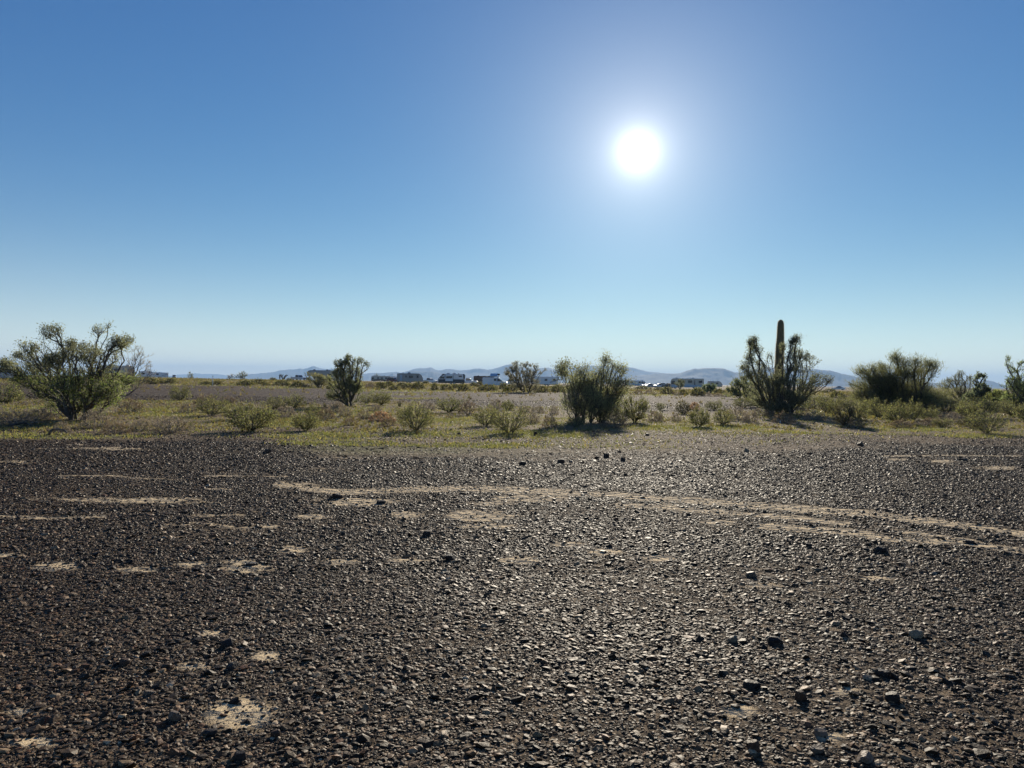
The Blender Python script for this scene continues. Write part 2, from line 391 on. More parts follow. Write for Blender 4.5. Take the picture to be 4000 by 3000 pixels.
def stones(P, size, tmpl, r, flat=(.22, .52), tilt=13, sink=.25, colors=None):
    n = len(P); tv, tf = tmpl; k = len(tv)
    V = np.repeat(tv[None], n, 0)
    V = V + r.normal(0, .16, (n, k, 3))
    el = r.uniform(.62, 1.0, n); fl = r.uniform(flat[0], flat[1], n)
    V[:, :, 0] *= size[:, None]; V[:, :, 1] *= (size*el)[:, None]; V[:, :, 2] *= (size*fl)[:, None]
    V[:, :, 2] = np.clip(V[:, :, 2], -1, (size*fl*r.uniform(.55, .9, n))[:, None])
    # tilt about x,y then yaw
    ax = np.radians(r.normal(0, tilt, n)); ay = np.radians(r.normal(0, tilt, n)); az = r.uniform(0, 2*math.pi, n)
    x, y, z = V[..., 0], V[..., 1], V[..., 2]
    ca, sa = np.cos(az)[:, None], np.sin(az)[:, None]; x, y = x*ca-y*sa, x*sa+y*ca
    ca, sa = np.cos(ax)[:, None], np.sin(ax)[:, None]; y, z = y*ca-z*sa, y*sa+z*ca
    ca, sa = np.cos(ay)[:, None], np.sin(ay)[:, None]; x, z = x*ca+z*sa, -x*sa+z*ca
    V = np.stack([x+P[:, 0:1], y+P[:, 1:2], z+P[:, 2:3]+(size*fl*sink)[:, None]], -1)
    Fc = (tf[None]+(np.arange(n)*k)[:, None, None]).reshape(-1, 3)
    col = stone_colors(n, r) if colors is None else colors
    return V.reshape(-1, 3), Fc, np.repeat(col, k, 0)
def sample_sector(r, d0, d1, half, dens, side=1.3):
    """points at even density over the wedge of ground in front, widened by a step to each side"""
    n = int((half*(d1*d1-d0*d0)+2*side*(d1-d0))*dens)
    g = np.linspace(d0, d1, 400); c = half*(g*g-d0*d0)+2*side*(g-d0)
    Y = np.interp(r.uniform(0, c[-1], n), c, g); X = r.uniform(-1, 1, n)*(half*Y+side)
    return X, Y
def build_gravel():
    r = rs(5); parts = []
    for d0, d1, dens, mean, tmpl, half in ((1.8, 6, 3900, .0090, ICO, .77), (1.8, 7, 3600, .0050, OCT, .77), (6, 12, 3100, .0108, OCT, .78), (12, 24, 1900, .0126, OCT, .79), (24, 60, 60, .025, OCT, .8)):
        X, Y = sample_sector(r, d0, d1, half, dens)
        Z = terrain(X, Y); px, py = project(X, Y, Z)
        keep = pebble_mask(px, py, X, Y)*(1-.93*sstep(.22, .52, sand_mask(px, py, X, Y)))
        keep = np.maximum(keep, .17)
        if d0 > 15: keep = np.maximum(keep, .75*flat_mask(px, py))*(1-.5*green_mask(px, py, X, Y))
        keep = keep*(.80+.75*noise2(X*.8, Y*1.2, 41, 4, .9))
        k = r.uniform(0, 1, len(X)) < keep
        X, Y, Z = X[k], Y[k], Z[k]
        size = mean*np.exp(r.normal(0, .5, len(X)))
        size = np.minimum(size, mean*4.2)
        parts.append(stones(np.stack([X, Y, Z], -1), size, tmpl, r))
    V, Fc, cl, off = [], [], [], 0
    for v, f, c in parts:
        V.append(v); Fc.append(f+off); cl.append(c); off += len(v)
    V = np.concatenate(V); print('gravel verts', len(V))
    tag(link('gravel', setmesh('gravel', V, np.concatenate(Fc), M_stone, np.concatenate(cl))),
        'dark varnished gravel of flat broken stones covering the flat ground', 'gravel', kind='stuff')
build_gravel()

# ------------------------------------------------------------------ grass: short blades and seedlings in the green patches
def build_grass():
    r = rs(9)
    Vs, Fs, Cs = [], [], []; off = 0
    for d0, d1, dens, ln in ((17, 32, 420, .045), (32, 70, 110, .07), (70, 170, 9, .16)):
        X, Y = sample_sector(r, d0, d1, .82, dens)
        Z = terrain(X, Y); px, py = project(X, Y, Z)
        g = green_mask(px, py, X, Y)
        cl = .5+.9*noise2(X, Y, 51, 3, 2.3)
        k = r.uniform(0, 1, len(X)) < sstep(.08, .75, g)*np.clip(cl, .05, 1)
        X, Y, Z, g = X[k], Y[k], Z[k], g[k]
        n = len(X); L_ = ln*r.uniform(.5, 1.5, n); a = r.uniform(0, 2*math.pi, n); w_ = L_*.3
        tx, ty = r.normal(0, .5, n)*L_, r.normal(0, .5, n)*L_
        P = np.stack([np.stack([X-np.cos(a)*w_, Y-np.sin(a)*w_, Z-.005], -1), np.stack([X+np.cos(a)*w_, Y+np.sin(a)*w_, Z-.005], -1), np.stack([X+tx, Y+ty, Z+L_], -1)], 1)
        Vs.append(P.reshape(-1, 3)); Fs.append(np.arange(n*3).reshape(-1, 3)+off); off += n*3
        dry = r.uniform(0, 1, n) < (.42-.35*g)
        c = np.where(dry[:, None], np.array([(.27, .21, .12)]), np.array([(.16, .158, .085)]))*r.uniform(.7, 1.35, (n, 1))
        Cs.append(np.repeat(c, 3, 0))
    print('grass tris', off//3)
    tag(link('grass', setmesh('grass', np.concatenate(Vs), np.concatenate(Fs), M_grass, np.concatenate(Cs))),
        'short green winter grass and seedlings in patches among the shrubs', 'grass', kind='stuff')
build_grass()

# ------------------------------------------------------------------ low dry and green undergrowth between the shrubs
def build_undergrowth():
    r = rs(19); Vs, Fs, Cs = [], [], []; off = 0
    for d0, d1, dens, hh, nb in ((19, 34, 9, .11, 26), (34, 60, 4.5, .15, 18), (60, 190, 2.0, .36, 12)):
        X, Y = sample_sector(r, d0, d1, .82, dens); Z = terrain(X, Y); px, py = project(X, Y, Z)
        near = np.interp(px, [-500, 0, 600, 1000, 1300, 2200, 2700, 3400, 4500], [1705, 1705, 1700, 1712, 1725, 1718, 1695, 1690, 1700])
        pr = sstep(near, near-30, py)*(1-.85*flat_mask(px, py))*sstep(-.25, .45, noise2(X*.8, Y, 71, 3, .35))
        k = r.uniform(0, 1, len(X)) < pr; X, Y, Z = X[k], Y[k], Z[k]; n = len(X)
        kind = r.choice(4, n, p=[.4, .25, .2, .15]); size = hh*r.uniform(.4, 1.6, n)
        base = np.array([(.17, .135, .085), (.13, .125, .055), (.22, .17, .10), (.10, .075, .055)])[kind]
        a = r.uniform(0, 6.28, (n, nb)); q = r.uniform(.1, 1, (n, nb))
        S_ = size[:, None]; bx = X[:, None]+np.cos(a)*q*S_*.35; by = Y[:, None]+np.sin(a)*q*S_*.35
        tx = X[:, None]+np.cos(a)*q*S_*1.15; ty = Y[:, None]+np.sin(a)*q*S_*1.15; tz = Z[:, None]+S_*r.uniform(.4, 1.0, (n, nb))*(1.1-.5*q)
        w_ = S_*.055; zb = Z[:, None]+0*q
        P = np.stack([np.stack([bx-np.sin(a)*w_, by+np.cos(a)*w_, zb], -1), np.stack([bx+np.sin(a)*w_, by-np.cos(a)*w_, zb], -1), np.stack([tx, ty, tz], -1)], 2)
        m = n*nb*3; Vs.append(P.reshape(-1, 3)); Fs.append(np.arange(m).reshape(-1, 3)+off); off += m
        Cs.append(np.repeat(base, nb*3, 0)*np.repeat(r.uniform(.6, 1.4, n*nb), 3)[:, None])
    print('undergrowth tris', off//3)
    tag(link('undergrowth', setmesh('undergrowth', np.concatenate(Vs), np.concatenate(Fs), M_grass, np.concatenate(Cs))),
        'low dry tufts and small herbs scattered between the shrubs', 'undergrowth', kind='stuff')
build_undergrowth()
# ------------------------------------------------------------------ mountains
def mountains(name, label, pts, dist, thick, seed, mat, foot=30.):
    """a range with its own depth: crest traced from the photo, slopes with ridges in front and behind"""
    r = rs(seed)
    pts = np.array(pts, float)
    n = 700
    xs = np.linspace(pts[0, 0], pts[-1, 0], n); ys = np.interp(xs, pts[:, 0], pts[:, 1])
    ys = ys + 2.6*noise2(xs, xs*0, seed, 4, .045)*sstep(0, 60, xs-pts[0, 0])*sstep(0, 60, pts[-1, 0]-xs)
    rows = np.linspace(-1, 1, 41)
    V = np.zeros((len(rows), n, 3))
    for k in range(n):
        d = ray(xs[k], ys[k]); t = dist/d[1]
        crest = d*t; ct = crest[2]+EYE
        for q, s in enumerate(rows):
            yy = dist + s*thick
            V[q, k] = (crest[0]*(yy/dist if s < 0 else 1.0*(yy/dist)), yy, ct)
    S = rows[:, None]; X = V[..., 0]; Y = V[..., 1]; ct = V[..., 2]
    rid = noise2(X, Y, seed+3, 4, 1/(thick*.16))
    rid2 = noise2(X, Y, seed+9, 3, 1/(thick*.05))
    prof = (1-np.abs(S))**1.15
    Z = -60 + (ct+60)*prof*(1+(.22*rid+.06*rid2)*np.minimum(1, np.abs(S)*4)*(1-np.abs(S)))
    Z = np.minimum(Z, ct + np.abs(S)*-5)
    V[..., 2] = np.where(np.abs(S) < .001, ct, Z)
    i, j = np.meshgrid(np.arange(len(rows)-1), np.arange(n-1), indexing='ij')
    a = i*n+j
    Fq = np.stack([a, a+1, a+n+1, a+n], -1).reshape(-1, 4)
    tag(link(name, setmesh(name, V.reshape(-1, 3), Fq, mat, smooth=True)), label, 'mountains', kind='structure')
M_mt = simple('mountain_rock', (.085, .07, .06), .95, noise=.35, scale=.004, spec=.1)
# traced crests
far = [(-900, 1470), (-300, 1468), (0, 1470), (650, 1470), (690, 1464), (760, 1459), (773, 1458), (790, 1461), (825, 1459), (850, 1462), (880, 1465), (905, 1468), (960, 1470), (1150, 1510)]
left = [(840, 1510), (960, 1462), (1000, 1461), (1020, 1459), (1045, 1457), (1075, 1450), (1092, 1447), (1120, 1443), (1150, 1442), (1165, 1440), (1172, 1438), (1186, 1441), (1200, 1438), (1220, 1431), (1232, 1431), (1255, 1439), (1280, 1441), (1310, 1440), (1340, 1444), (1380, 1448), (1420, 1459), (1460, 1458), (1492, 1456), (1510, 1460), (1530, 1459), (1640, 1515)]
mid = [(1300, 1515), (1440, 1463), (1480, 1460), (1505, 1457), (1525, 1453), (1550, 1452), (1562, 1455), (1590, 1449), (1610, 1444), (1640, 1438), (1665, 1438), (1682, 1435), (1700, 1443), (1720, 1447), (1745, 1441), (1770, 1442), (1800, 1447), (1825, 1445), (1858, 1439), (1880, 1440), (1905, 1445), (1930, 1440), (1960, 1431), (1995, 1423), (2010, 1430), (2040, 1436), (2090, 1440), (2115, 1439), (2140, 1435), (2175, 1442), (2205, 1440), (2240, 1436), (2270, 1432), (2320, 1428), (2380, 1430), (2430, 1432), (2470, 1436), (2520, 1450), (2570, 1455), (2600, 1459), (2650, 1462), (2820, 1520)]
front = [(1400, 1515), (1500, 1475), (1535, 1458), (1560, 1467), (1600, 1449), (1615, 1448), (1650, 1452), (1680, 1451), (1710, 1456), (1760, 1462), (1850, 1472), (1950, 1482), (2120, 1520)]
rgt = [(2330, 1525), (2480, 1468), (2560, 1461), (2620, 1460), (2655, 1457), (2690, 1446), (2715, 1440), (2725, 1442), (2745, 1439), (2770, 1436), (2800, 1438), (2830, 1440), (2850, 1447), (2870, 1456), (2890, 1454), (2920, 1452), (2960, 1440), (3000, 1436), (3060, 1438), (3150, 1444), (3190, 1442), (3240, 1447), (3290, 1460), (3340, 1470), (3420, 1478), (3520, 1490), (3640, 1497), (3720, 1492), (3790, 1494), (3815, 1492), (3850, 1485), (3880, 1491), (3930, 1504), (4000, 1512), (4200, 1516), (4600, 1522)]
mountains('mountains', 'very faint low mountain ridge behind the white trailer with a slanted stripe', far, 17000, 1500, 2, M_mt)
mountains('mountains', 'pale blue mountain range rising behind the standing person and the silver pickup', left, 12500, 1500, 3, M_mt)
mountains('mountains', 'hazy blue jagged mountain range behind the row of trailers and white van', mid, 11500, 1600, 4, M_mt)
mountains('mountains', 'darker low foothills just behind the pale trailer and white pickup', front, 8800, 800, 5, M_mt)
mountains('mountains', 'slate blue mountain range behind the motorhome and the tall cactus', rgt, 8200, 1200, 6, M_mt)
if HAZE > 0:
    x0, x1, y0, y1, z0, z1 = -19500, 19500, -19500, 19500, -75, 330
    V = [(x0, y0, z0), (x1, y0, z0), (x1, y1, z0), (x0, y1, z0), (x0, y0, z1), (x1, y0, z1), (x1, y1, z1), (x0, y1, z1)]
    Fq = np.array([(0, 3, 2, 1), (4, 5, 6, 7), (0, 1, 5, 4), (1, 2, 6, 5), (2, 3, 7, 6), (3, 0, 4, 7)])
    m_, N, L = newmat('haze')
    out = N.new('ShaderNodeOutputMaterial'); v = N.new('ShaderNodeVolumePrincipled')
    v.inputs['Color'].default_value = HAZE_COL; v.inputs['Density'].default_value = HAZE; v.inputs['Anisotropy'].default_value = HAZE_G
    L.new(v.outputs[0], out.inputs['Volume'])
    tag(link('haze', setmesh('haze', V, Fq, m_)), 'thin blue desert haze that pales the far mountains', 'haze', kind='stuff')
# kind, foot x, foot y, width, height in the photo's pixels, label
c, g, b, k, u, f = 'creosote', 'grey', 'brown', 'dark', 'rust', 'farg'
SHRUBS = [
 (c, 22, 1578, 130, 105, 'tall yellow-green bush cut by the frame edge, beside the large many-stemmed tree'),
 (c, 66, 1568, 60, 45, 'small yellow-green bush at the foot of the bush cut by the frame edge'),
 (k, 45, 1480, 110, 30, 'dark scrubby bush in front of the half-hidden grey car'),
 (g, 58, 1655, 210, 50, 'low blue-grey shrub lying in the shade of the large many-stemmed tree'),
 (g, 150, 1640, 110, 45, 'grey shrub touching the shaded side of the large tree trunk'),
 (g, 205, 1628, 90, 55, 'pale grey shrub standing just before the large tree trunks'),
 (g, 245, 1686, 70, 40, 'small wiry grey shrub by the curved dead branch'),
 (g, 372, 1672, 125, 78, 'rounded silvery grey shrub against the trunk of the large tree'),
 (b, 450, 1694, 125, 48, 'brownish flattened shrub between the silvery shrub and the wide grey mound'),
 (b, 512, 1612, 95, 52, 'brown twiggy shrub behind the silvery shrub, under the drooping limbs'),
 (g, 555, 1682, 90, 45, 'grey shrub merging into the wide grey mound'),
 (g, 668, 1690, 170, 66, 'wide dark-bellied grey mound, standing alone past the large tree'),
 (f, 625, 1497, 44, 12, 'flat dark bush below the white trailer with a slanted stripe'),
 (f, 668, 1498, 52, 20, 'dark bush with yellow-green top below the parked jeep'),
 (f, 590, 1500, 60, 26, 'olive bush at the near end of the white striped trailer'),
 (c, 702, 1565, 92, 62, 'rounded yellow-green bush alone on the dark gravel flat'),
 (g, 737, 1612, 78, 42, 'dark grey low shrub below the bush alone on the gravel flat'),
 (c, 828, 1624, 130, 78, 'bright green bush with a black shaded foot below the white post'),
 (b, 800, 1590, 90, 48, 'brown haze of twigs behind the bright green bush below the post'),
 (b, 893, 1574, 60, 26, 'little brown tuft on the gravel edge between two green bushes'),
 (c, 985, 1684, 215, 112, 'broadest low green bush with pale stems, nearest the dark gravel'),
 (c, 920, 1640, 110, 60, 'olive bush joined to the back of the broadest low green bush'),
 (c, 1070, 1600, 70, 50, 'sparse yellow bush behind the broadest low green bush'),
 (k, 1097, 1602, 40, 28, 'small black-looking bush beside the sparse yellow bush'),
 (c, 1152, 1592, 95, 64, 'yellow-green bush standing below the silver pickup'),
 (g, 1112, 1632, 100, 45, 'blue-grey shrub in shade between three yellow-green bushes'),
 (c, 1193, 1682, 115, 78, 'yellow-green bush with a dark foot in front of the forked olive tree'),
 (c, 1225, 1630, 90, 56, 'spreading yellow-green bush before the trunk of the forked olive tree'),
 (b, 1275, 1640, 70, 50, 'brown twiggy shrub next to the yellow-green bush with a dark foot'),
 (g, 1310, 1614, 75, 46, 'grey shrub at the foot of the forked olive tree'),
 (g, 1350, 1626, 60, 40, 'pale grey shrub just past the trunk of the forked olive tree'),
 (b, 1367, 1662, 55, 32, 'lone small brown shrub in front of the forked olive tree'),
 (c, 1433, 1577, 60, 42, 'thin green bush beside the forked olive tree on the gravel edge'),
 (c, 1490, 1582, 85, 52, 'rounded green bush on the green strip below the dark red truck'),
 (g, 1468, 1608, 65, 30, 'grey mound behind the rust-coloured shrub'),
 (g, 1425, 1636, 75, 34, 'blue-grey mound beside the rust-coloured shrub'),
 (u, 1488, 1646, 100, 38, 'rust and straw coloured dry shrub with a dark underside'),
 (k, 1561, 1590, 14, 28, 'single upright dark sprig standing in the green strip'),
 (b, 1520, 1668, 70, 40, 'brownish shrub below the rust-coloured dry shrub'),
 (c, 1625, 1682, 150, 98, 'large shadowed green bush in the centre foreground belt'),
 (c, 1580, 1640, 70, 40, 'small olive bush leaning on the large shadowed green bush'),
 (c, 1757, 1612, 135, 72, 'broad green bush directly below the dark-skirted trailer'),
 (g, 1672, 1602, 75, 34, 'dark grey shrub at the near end of the broad green bush'),
 (b, 1828, 1622, 85, 55, 'dark brown shrub at the far end of the broad green bush'),
 (g, 1757, 1634, 30, 24, 'tiny pale spiky plant before the broad green bush'),
 (g, 1940, 1600, 58, 42, 'dark grey rounded shrub on the gravel below the white van'),
 (c, 1982, 1602, 60, 42, 'small yellow-green bush beside the dark rounded shrub below the van'),
 (c, 1900, 1664, 120, 80, 'yellow-green bush with open twigs in the middle of the belt'),
 (c, 1988, 1692, 150, 108, 'tall open green bush with thin dark stems, before the broad shrubby tree'),
 (g, 2048, 1612, 52, 28, 'grey tuft, first of the small shrubs leading to the broad shrubby tree'),
 (g, 2102, 1615, 66, 30, 'pair-shaped grey low shrub between the van and the broad shrubby tree'),
 (g, 2165, 1620, 44, 34, 'dark grey ball-shaped shrub touching the broad shrubby tree'),
 (g, 2080, 1653, 62, 42, 'grey-green ball-shaped shrub beside the tall open green bush'),
 (b, 2145, 1669, 60, 48, 'purplish-grey upright shrub in front of the broad shrubby tree'),
 (u, 2257, 1650, 34, 26, 'small rust-coloured tuft under the broad shrubby tree'),
 (c, 2480, 1650, 110, 110, 'tall green bush leaning on the far side of the broad shrubby tree'),
 (c, 2430, 1655, 70, 60, 'green bush squeezed between the broad shrubby tree and its taller neighbour'),
 (c, 2577, 1602, 44, 28, 'sparse small green bush on the gravel past the broad shrubby tree'),
 (g, 2558, 1646, 66, 40, 'grey shrub beside the tall leaning green bush'),
 (c, 2575, 1640, 40, 44, 'thin dark-stemmed bush growing through the grey shrub'),
 (g, 2640, 1646, 50, 30, 'grey ball-shaped shrub standing alone in the open gap'),
 (k, 2668, 1618, 66, 50, 'dark bush beside the straw-coloured grass clump'),
 (u, 2712, 1602, 44, 30, 'straw-orange dry clump below the motorhome'),
 (c, 2732, 1667, 95, 84, 'upright green bush with bare dark stems on the bright green strip'),
 (c, 2825, 1660, 90, 72, 'green bush with a black shadowed foot between gap and cactus'),
 (c, 2905, 1592, 95, 42, 'yellowish bush just behind the reddish shrubs near the cactus'),
 (g, 2887, 1643, 85, 52, 'dark grey shrub beside the green bush with a shadowed foot'),
 (g, 2932, 1650, 66, 46, 'pale grey shrub leading to the foot of the cactus tree'),
 (b, 2962, 1622, 46, 26, 'reddish-brown tuft beside the cactus tree stems'),
 (b, 3008, 1628, 60, 26, 'reddish low shrub directly under the cactus'),
 (b, 3062, 1652, 95, 42, 'mauve-brown shrub directly before the cactus tree stems'),
 (g, 3126, 1622, 66, 32, 'tan-grey mound beside the cactus tree stems'),
 (g, 3182, 1642, 95, 40, 'blue-grey low shrub past the cactus tree'),
 (c, 3228, 1612, 95, 52, 'olive-green bush behind the blue-grey low shrub'),
 (c, 3170, 1595, 110, 50, 'green bush behind the tan-grey mound near the cactus'),
 (k, 3300, 1664, 95, 94, 'tall dark upright bush between cactus and wide feathery tree'),
 (c, 3350, 1640, 90, 70, 'green bush overlapping the back of the tall dark upright bush'),
 (b, 3345, 1672, 70, 40, 'brown twiggy shrub at the foot of the tall dark upright bush'),
 (c, 3428, 1632, 100, 78, 'olive bush in front of the feathery tree, beside the bright ones'),
 (c, 3505, 1654, 130, 92, 'brightest yellow-green bush before the wide feathery tree'),
 (c, 3565, 1642, 80, 80, 'bright green bush with upright spires before the feathery tree trunk'),
 (b, 3520, 1670, 95, 32, 'brown low shrub under the brightest yellow-green bush'),
 (c, 3622, 1642, 95, 55, 'green bush under the drooping limbs of the feathery tree'),
 (g, 3712, 1646, 100, 38, 'blue-grey shrub in deep shade under the feathery tree edge'),
 (b, 3640, 1662, 110, 30, 'wide flat brownish shrub at the front of the feathery tree'),
 (c, 3785, 1640, 110, 70, 'olive bush beyond the blue-grey shaded shrub'),
 (c, 3840, 1632, 130, 72, 'green bush below the leafy-clumped sapling'),
 (c, 3855, 1692, 150, 78, 'front green bush with a dark foot near the frame edge'),
 (k, 3800, 1672, 110, 50, 'dark bush behind the front green bush near the frame edge'),
 (c, 3950, 1624, 140, 66, 'yellow-green bush below the tall tree cut by the frame'),
 (c, 4020, 1650, 120, 80, 'green bush at the very edge of the frame under the tall tree'),
 # low bushes by the vehicles
 (f, 808, 1503, 52, 14, 'low bush strip just short of the white post'),
 (f, 848, 1503, 56, 16, 'dark low bush just beyond the white post'),
 (f, 960, 1506, 80, 20, 'yellow-olive bush row below the rounded skyline tree'),
 (f, 1010, 1500, 60, 20, 'olive bush between the rounded skyline tree and the standing person'),
 (f, 1040, 1507, 36, 13, 'small pale bush on the green strip before the standing person'),
 (f, 1066, 1487, 34, 12, 'dark skyline bush just before the standing person'),
 (f, 1100, 1507, 75, 22, 'wide bush at the feet of the standing person'),
 (f, 1130, 1490, 30, 13, 'small bush between the dead tree and the silver pickup'),
 (f, 1162, 1513, 56, 24, 'green bush just in front of the silver pickup'),
 (b, 1198, 1515, 40, 15, 'brown tuft under the nose of the fifth-wheel trailer'),
 (f, 1300, 1520, 60, 22, 'bush in front of the rear half of the fifth-wheel trailer'),
 (b, 1448, 1515, 50, 22, 'brown bush just past the forked olive tree'),
 (f, 1473, 1487, 34, 26, 'dark bush rising before the far tan motorhome'),
 (f, 1487, 1518, 56, 26, 'wide olive bush below the far tan motorhome'),
 (f, 1517, 1510, 50, 20, 'bush in front of the dark red truck'),
 (f, 1540, 1524, 50, 18, 'low yellow-green bush between red truck and pale trailer'),
 (f, 1572, 1512, 46, 18, 'bush in front of the rear door of the pale trailer'),
 (f, 1592, 1520, 60, 22, 'yellowish bush below the middle of the pale trailer'),
 (f, 1632, 1521, 52, 30, 'rounded green bush below the nose of the pale trailer'),
 (f, 1663, 1500, 34, 12, 'small brown bush under the white four-door pickup'),
 (f, 1697, 1525, 34, 28, 'narrow green bush at the tail of the dark-skirted trailer'),
 (f, 1742, 1525, 60, 24, 'wide green bush before the middle of the dark-skirted trailer'),
 (f, 1780, 1516, 40, 16, 'small bush under the dark-skirted trailer'),
 (f, 1810, 1528, 50, 28, 'rounded bush at the nose of the dark-skirted trailer'),
 (f, 1848, 1510, 34, 16, 'bush before the white pickup towing the dark-skirted trailer'),
 (f, 1872, 1512, 36, 20, 'bush just behind the tail of the white van'),
 (f, 1908, 1528, 84, 26, 'long low green bush in front of the white van'),
 (f, 1966, 1520, 40, 24, 'bush before the front wheel of the white van'),
 (f, 1996, 1530, 60, 28, 'brownish bush at the nose of the white van'),
 (f, 2118, 1533, 56, 26, 'green bush past the airy tree, under the white trailer'),
 (f, 2176, 1532, 60, 30, 'bright yellow-olive bush under the rear of the white trailer'),
 (f, 2225, 1520, 50, 16, 'bush behind the leafy arm of the broad shrubby tree'),
 (b, 2492, 1542, 48, 19, 'brown bush on the gravel below the rounded white motorhome nose'),
 (f, 2510, 1521, 70, 13, 'flat bush strip under the rounded white motorhome nose'),
 (b, 2535, 1539, 38, 17, 'dark brown low bush below the parked car roofs'),
 (g, 2556, 1543, 28, 10, 'flat dark mound below the parked car roofs'),
 (f, 2575, 1525, 50, 12, 'flat bush strip under the parked car roofs'),
 (f, 2606, 1540, 58, 28, 'yellow-green bush between the car roofs and the motorhome'),
 (g, 2641, 1545, 34, 20, 'grey bush below the nose of the long motorhome'),
 (f, 2668, 1543, 38, 22, 'brownish bush below the windows of the long motorhome'),
 (f, 2722, 1547, 54, 32, 'orange-olive bush below the rear of the long motorhome'),
 (g, 2758, 1548, 56, 16, 'dark grey mound past the orange-olive bush'),
 (g, 2803, 1549, 38, 13, 'small pale grey mound short of the rounded green tree'),
 (f, 2810, 1540, 50, 22, 'brown-green bush touching the rounded green tree'),
 (g, 2835, 1550, 40, 16, 'dark grey mound at the foot of the rounded green tree'),
 (f, 3270, 1555, 60, 26, 'olive bush in the gap between cactus tree and feathery tree'),
 (k, 3310, 1560, 70, 22, 'dark bush at the near flank of the feathery tree'),
 (f, 3240, 1535, 60, 16, 'small skyline bush in the gap beyond the cactus tree'),
 (c, 3120, 1600, 110, 46, 'olive bush right behind the cactus tree stems'),
 (c, 3265, 1600, 100, 46, 'olive bush beyond the tall dark upright bush, low against the skyline gap'),
 (c, 3215, 1578, 90, 34, 'farther low green bush in the skyline gap past the cactus tree'),
 (c, 3310, 1592, 90, 44, 'green bush at the near corner of the feathery tree'),
 (c, 3390, 1618, 90, 60, 'olive bush pressed against the near flank of the feathery tree'),
 (c, 3700, 1612, 110, 48, 'olive bush behind the deep-shade shrub, under the drooping tree edge'),
 (c, 3680, 1668, 80, 40, 'low green bush before the deep-shade shrub'),
 (c, 3895, 1610, 110, 48, 'green bush at the foot of the bushy dark tree'),
 (c, 3765, 1598, 90, 36, 'low green bush at the foot of the thin pale-twigged tree'),
 (c, 2960, 1590, 90, 46, 'yellowish bush beside the reddish tuft, close to the cactus tree'),
 (c, 2790, 1600, 80, 34, 'low green bush on the gravel between the straw-orange clump and the cactus'),
 (b, 2400, 1672, 120, 40, 'brown fringe of twigs at the feet of the broad shrubby tree'),
 (c, 2250, 1668, 90, 40, 'low olive bush before the stems of the broad shrubby tree'),
]
_d, _t, _l, _r = (.035, .028, .025), (.14, .105, .075), (.22, .17, .11), (.075, .045, .03)
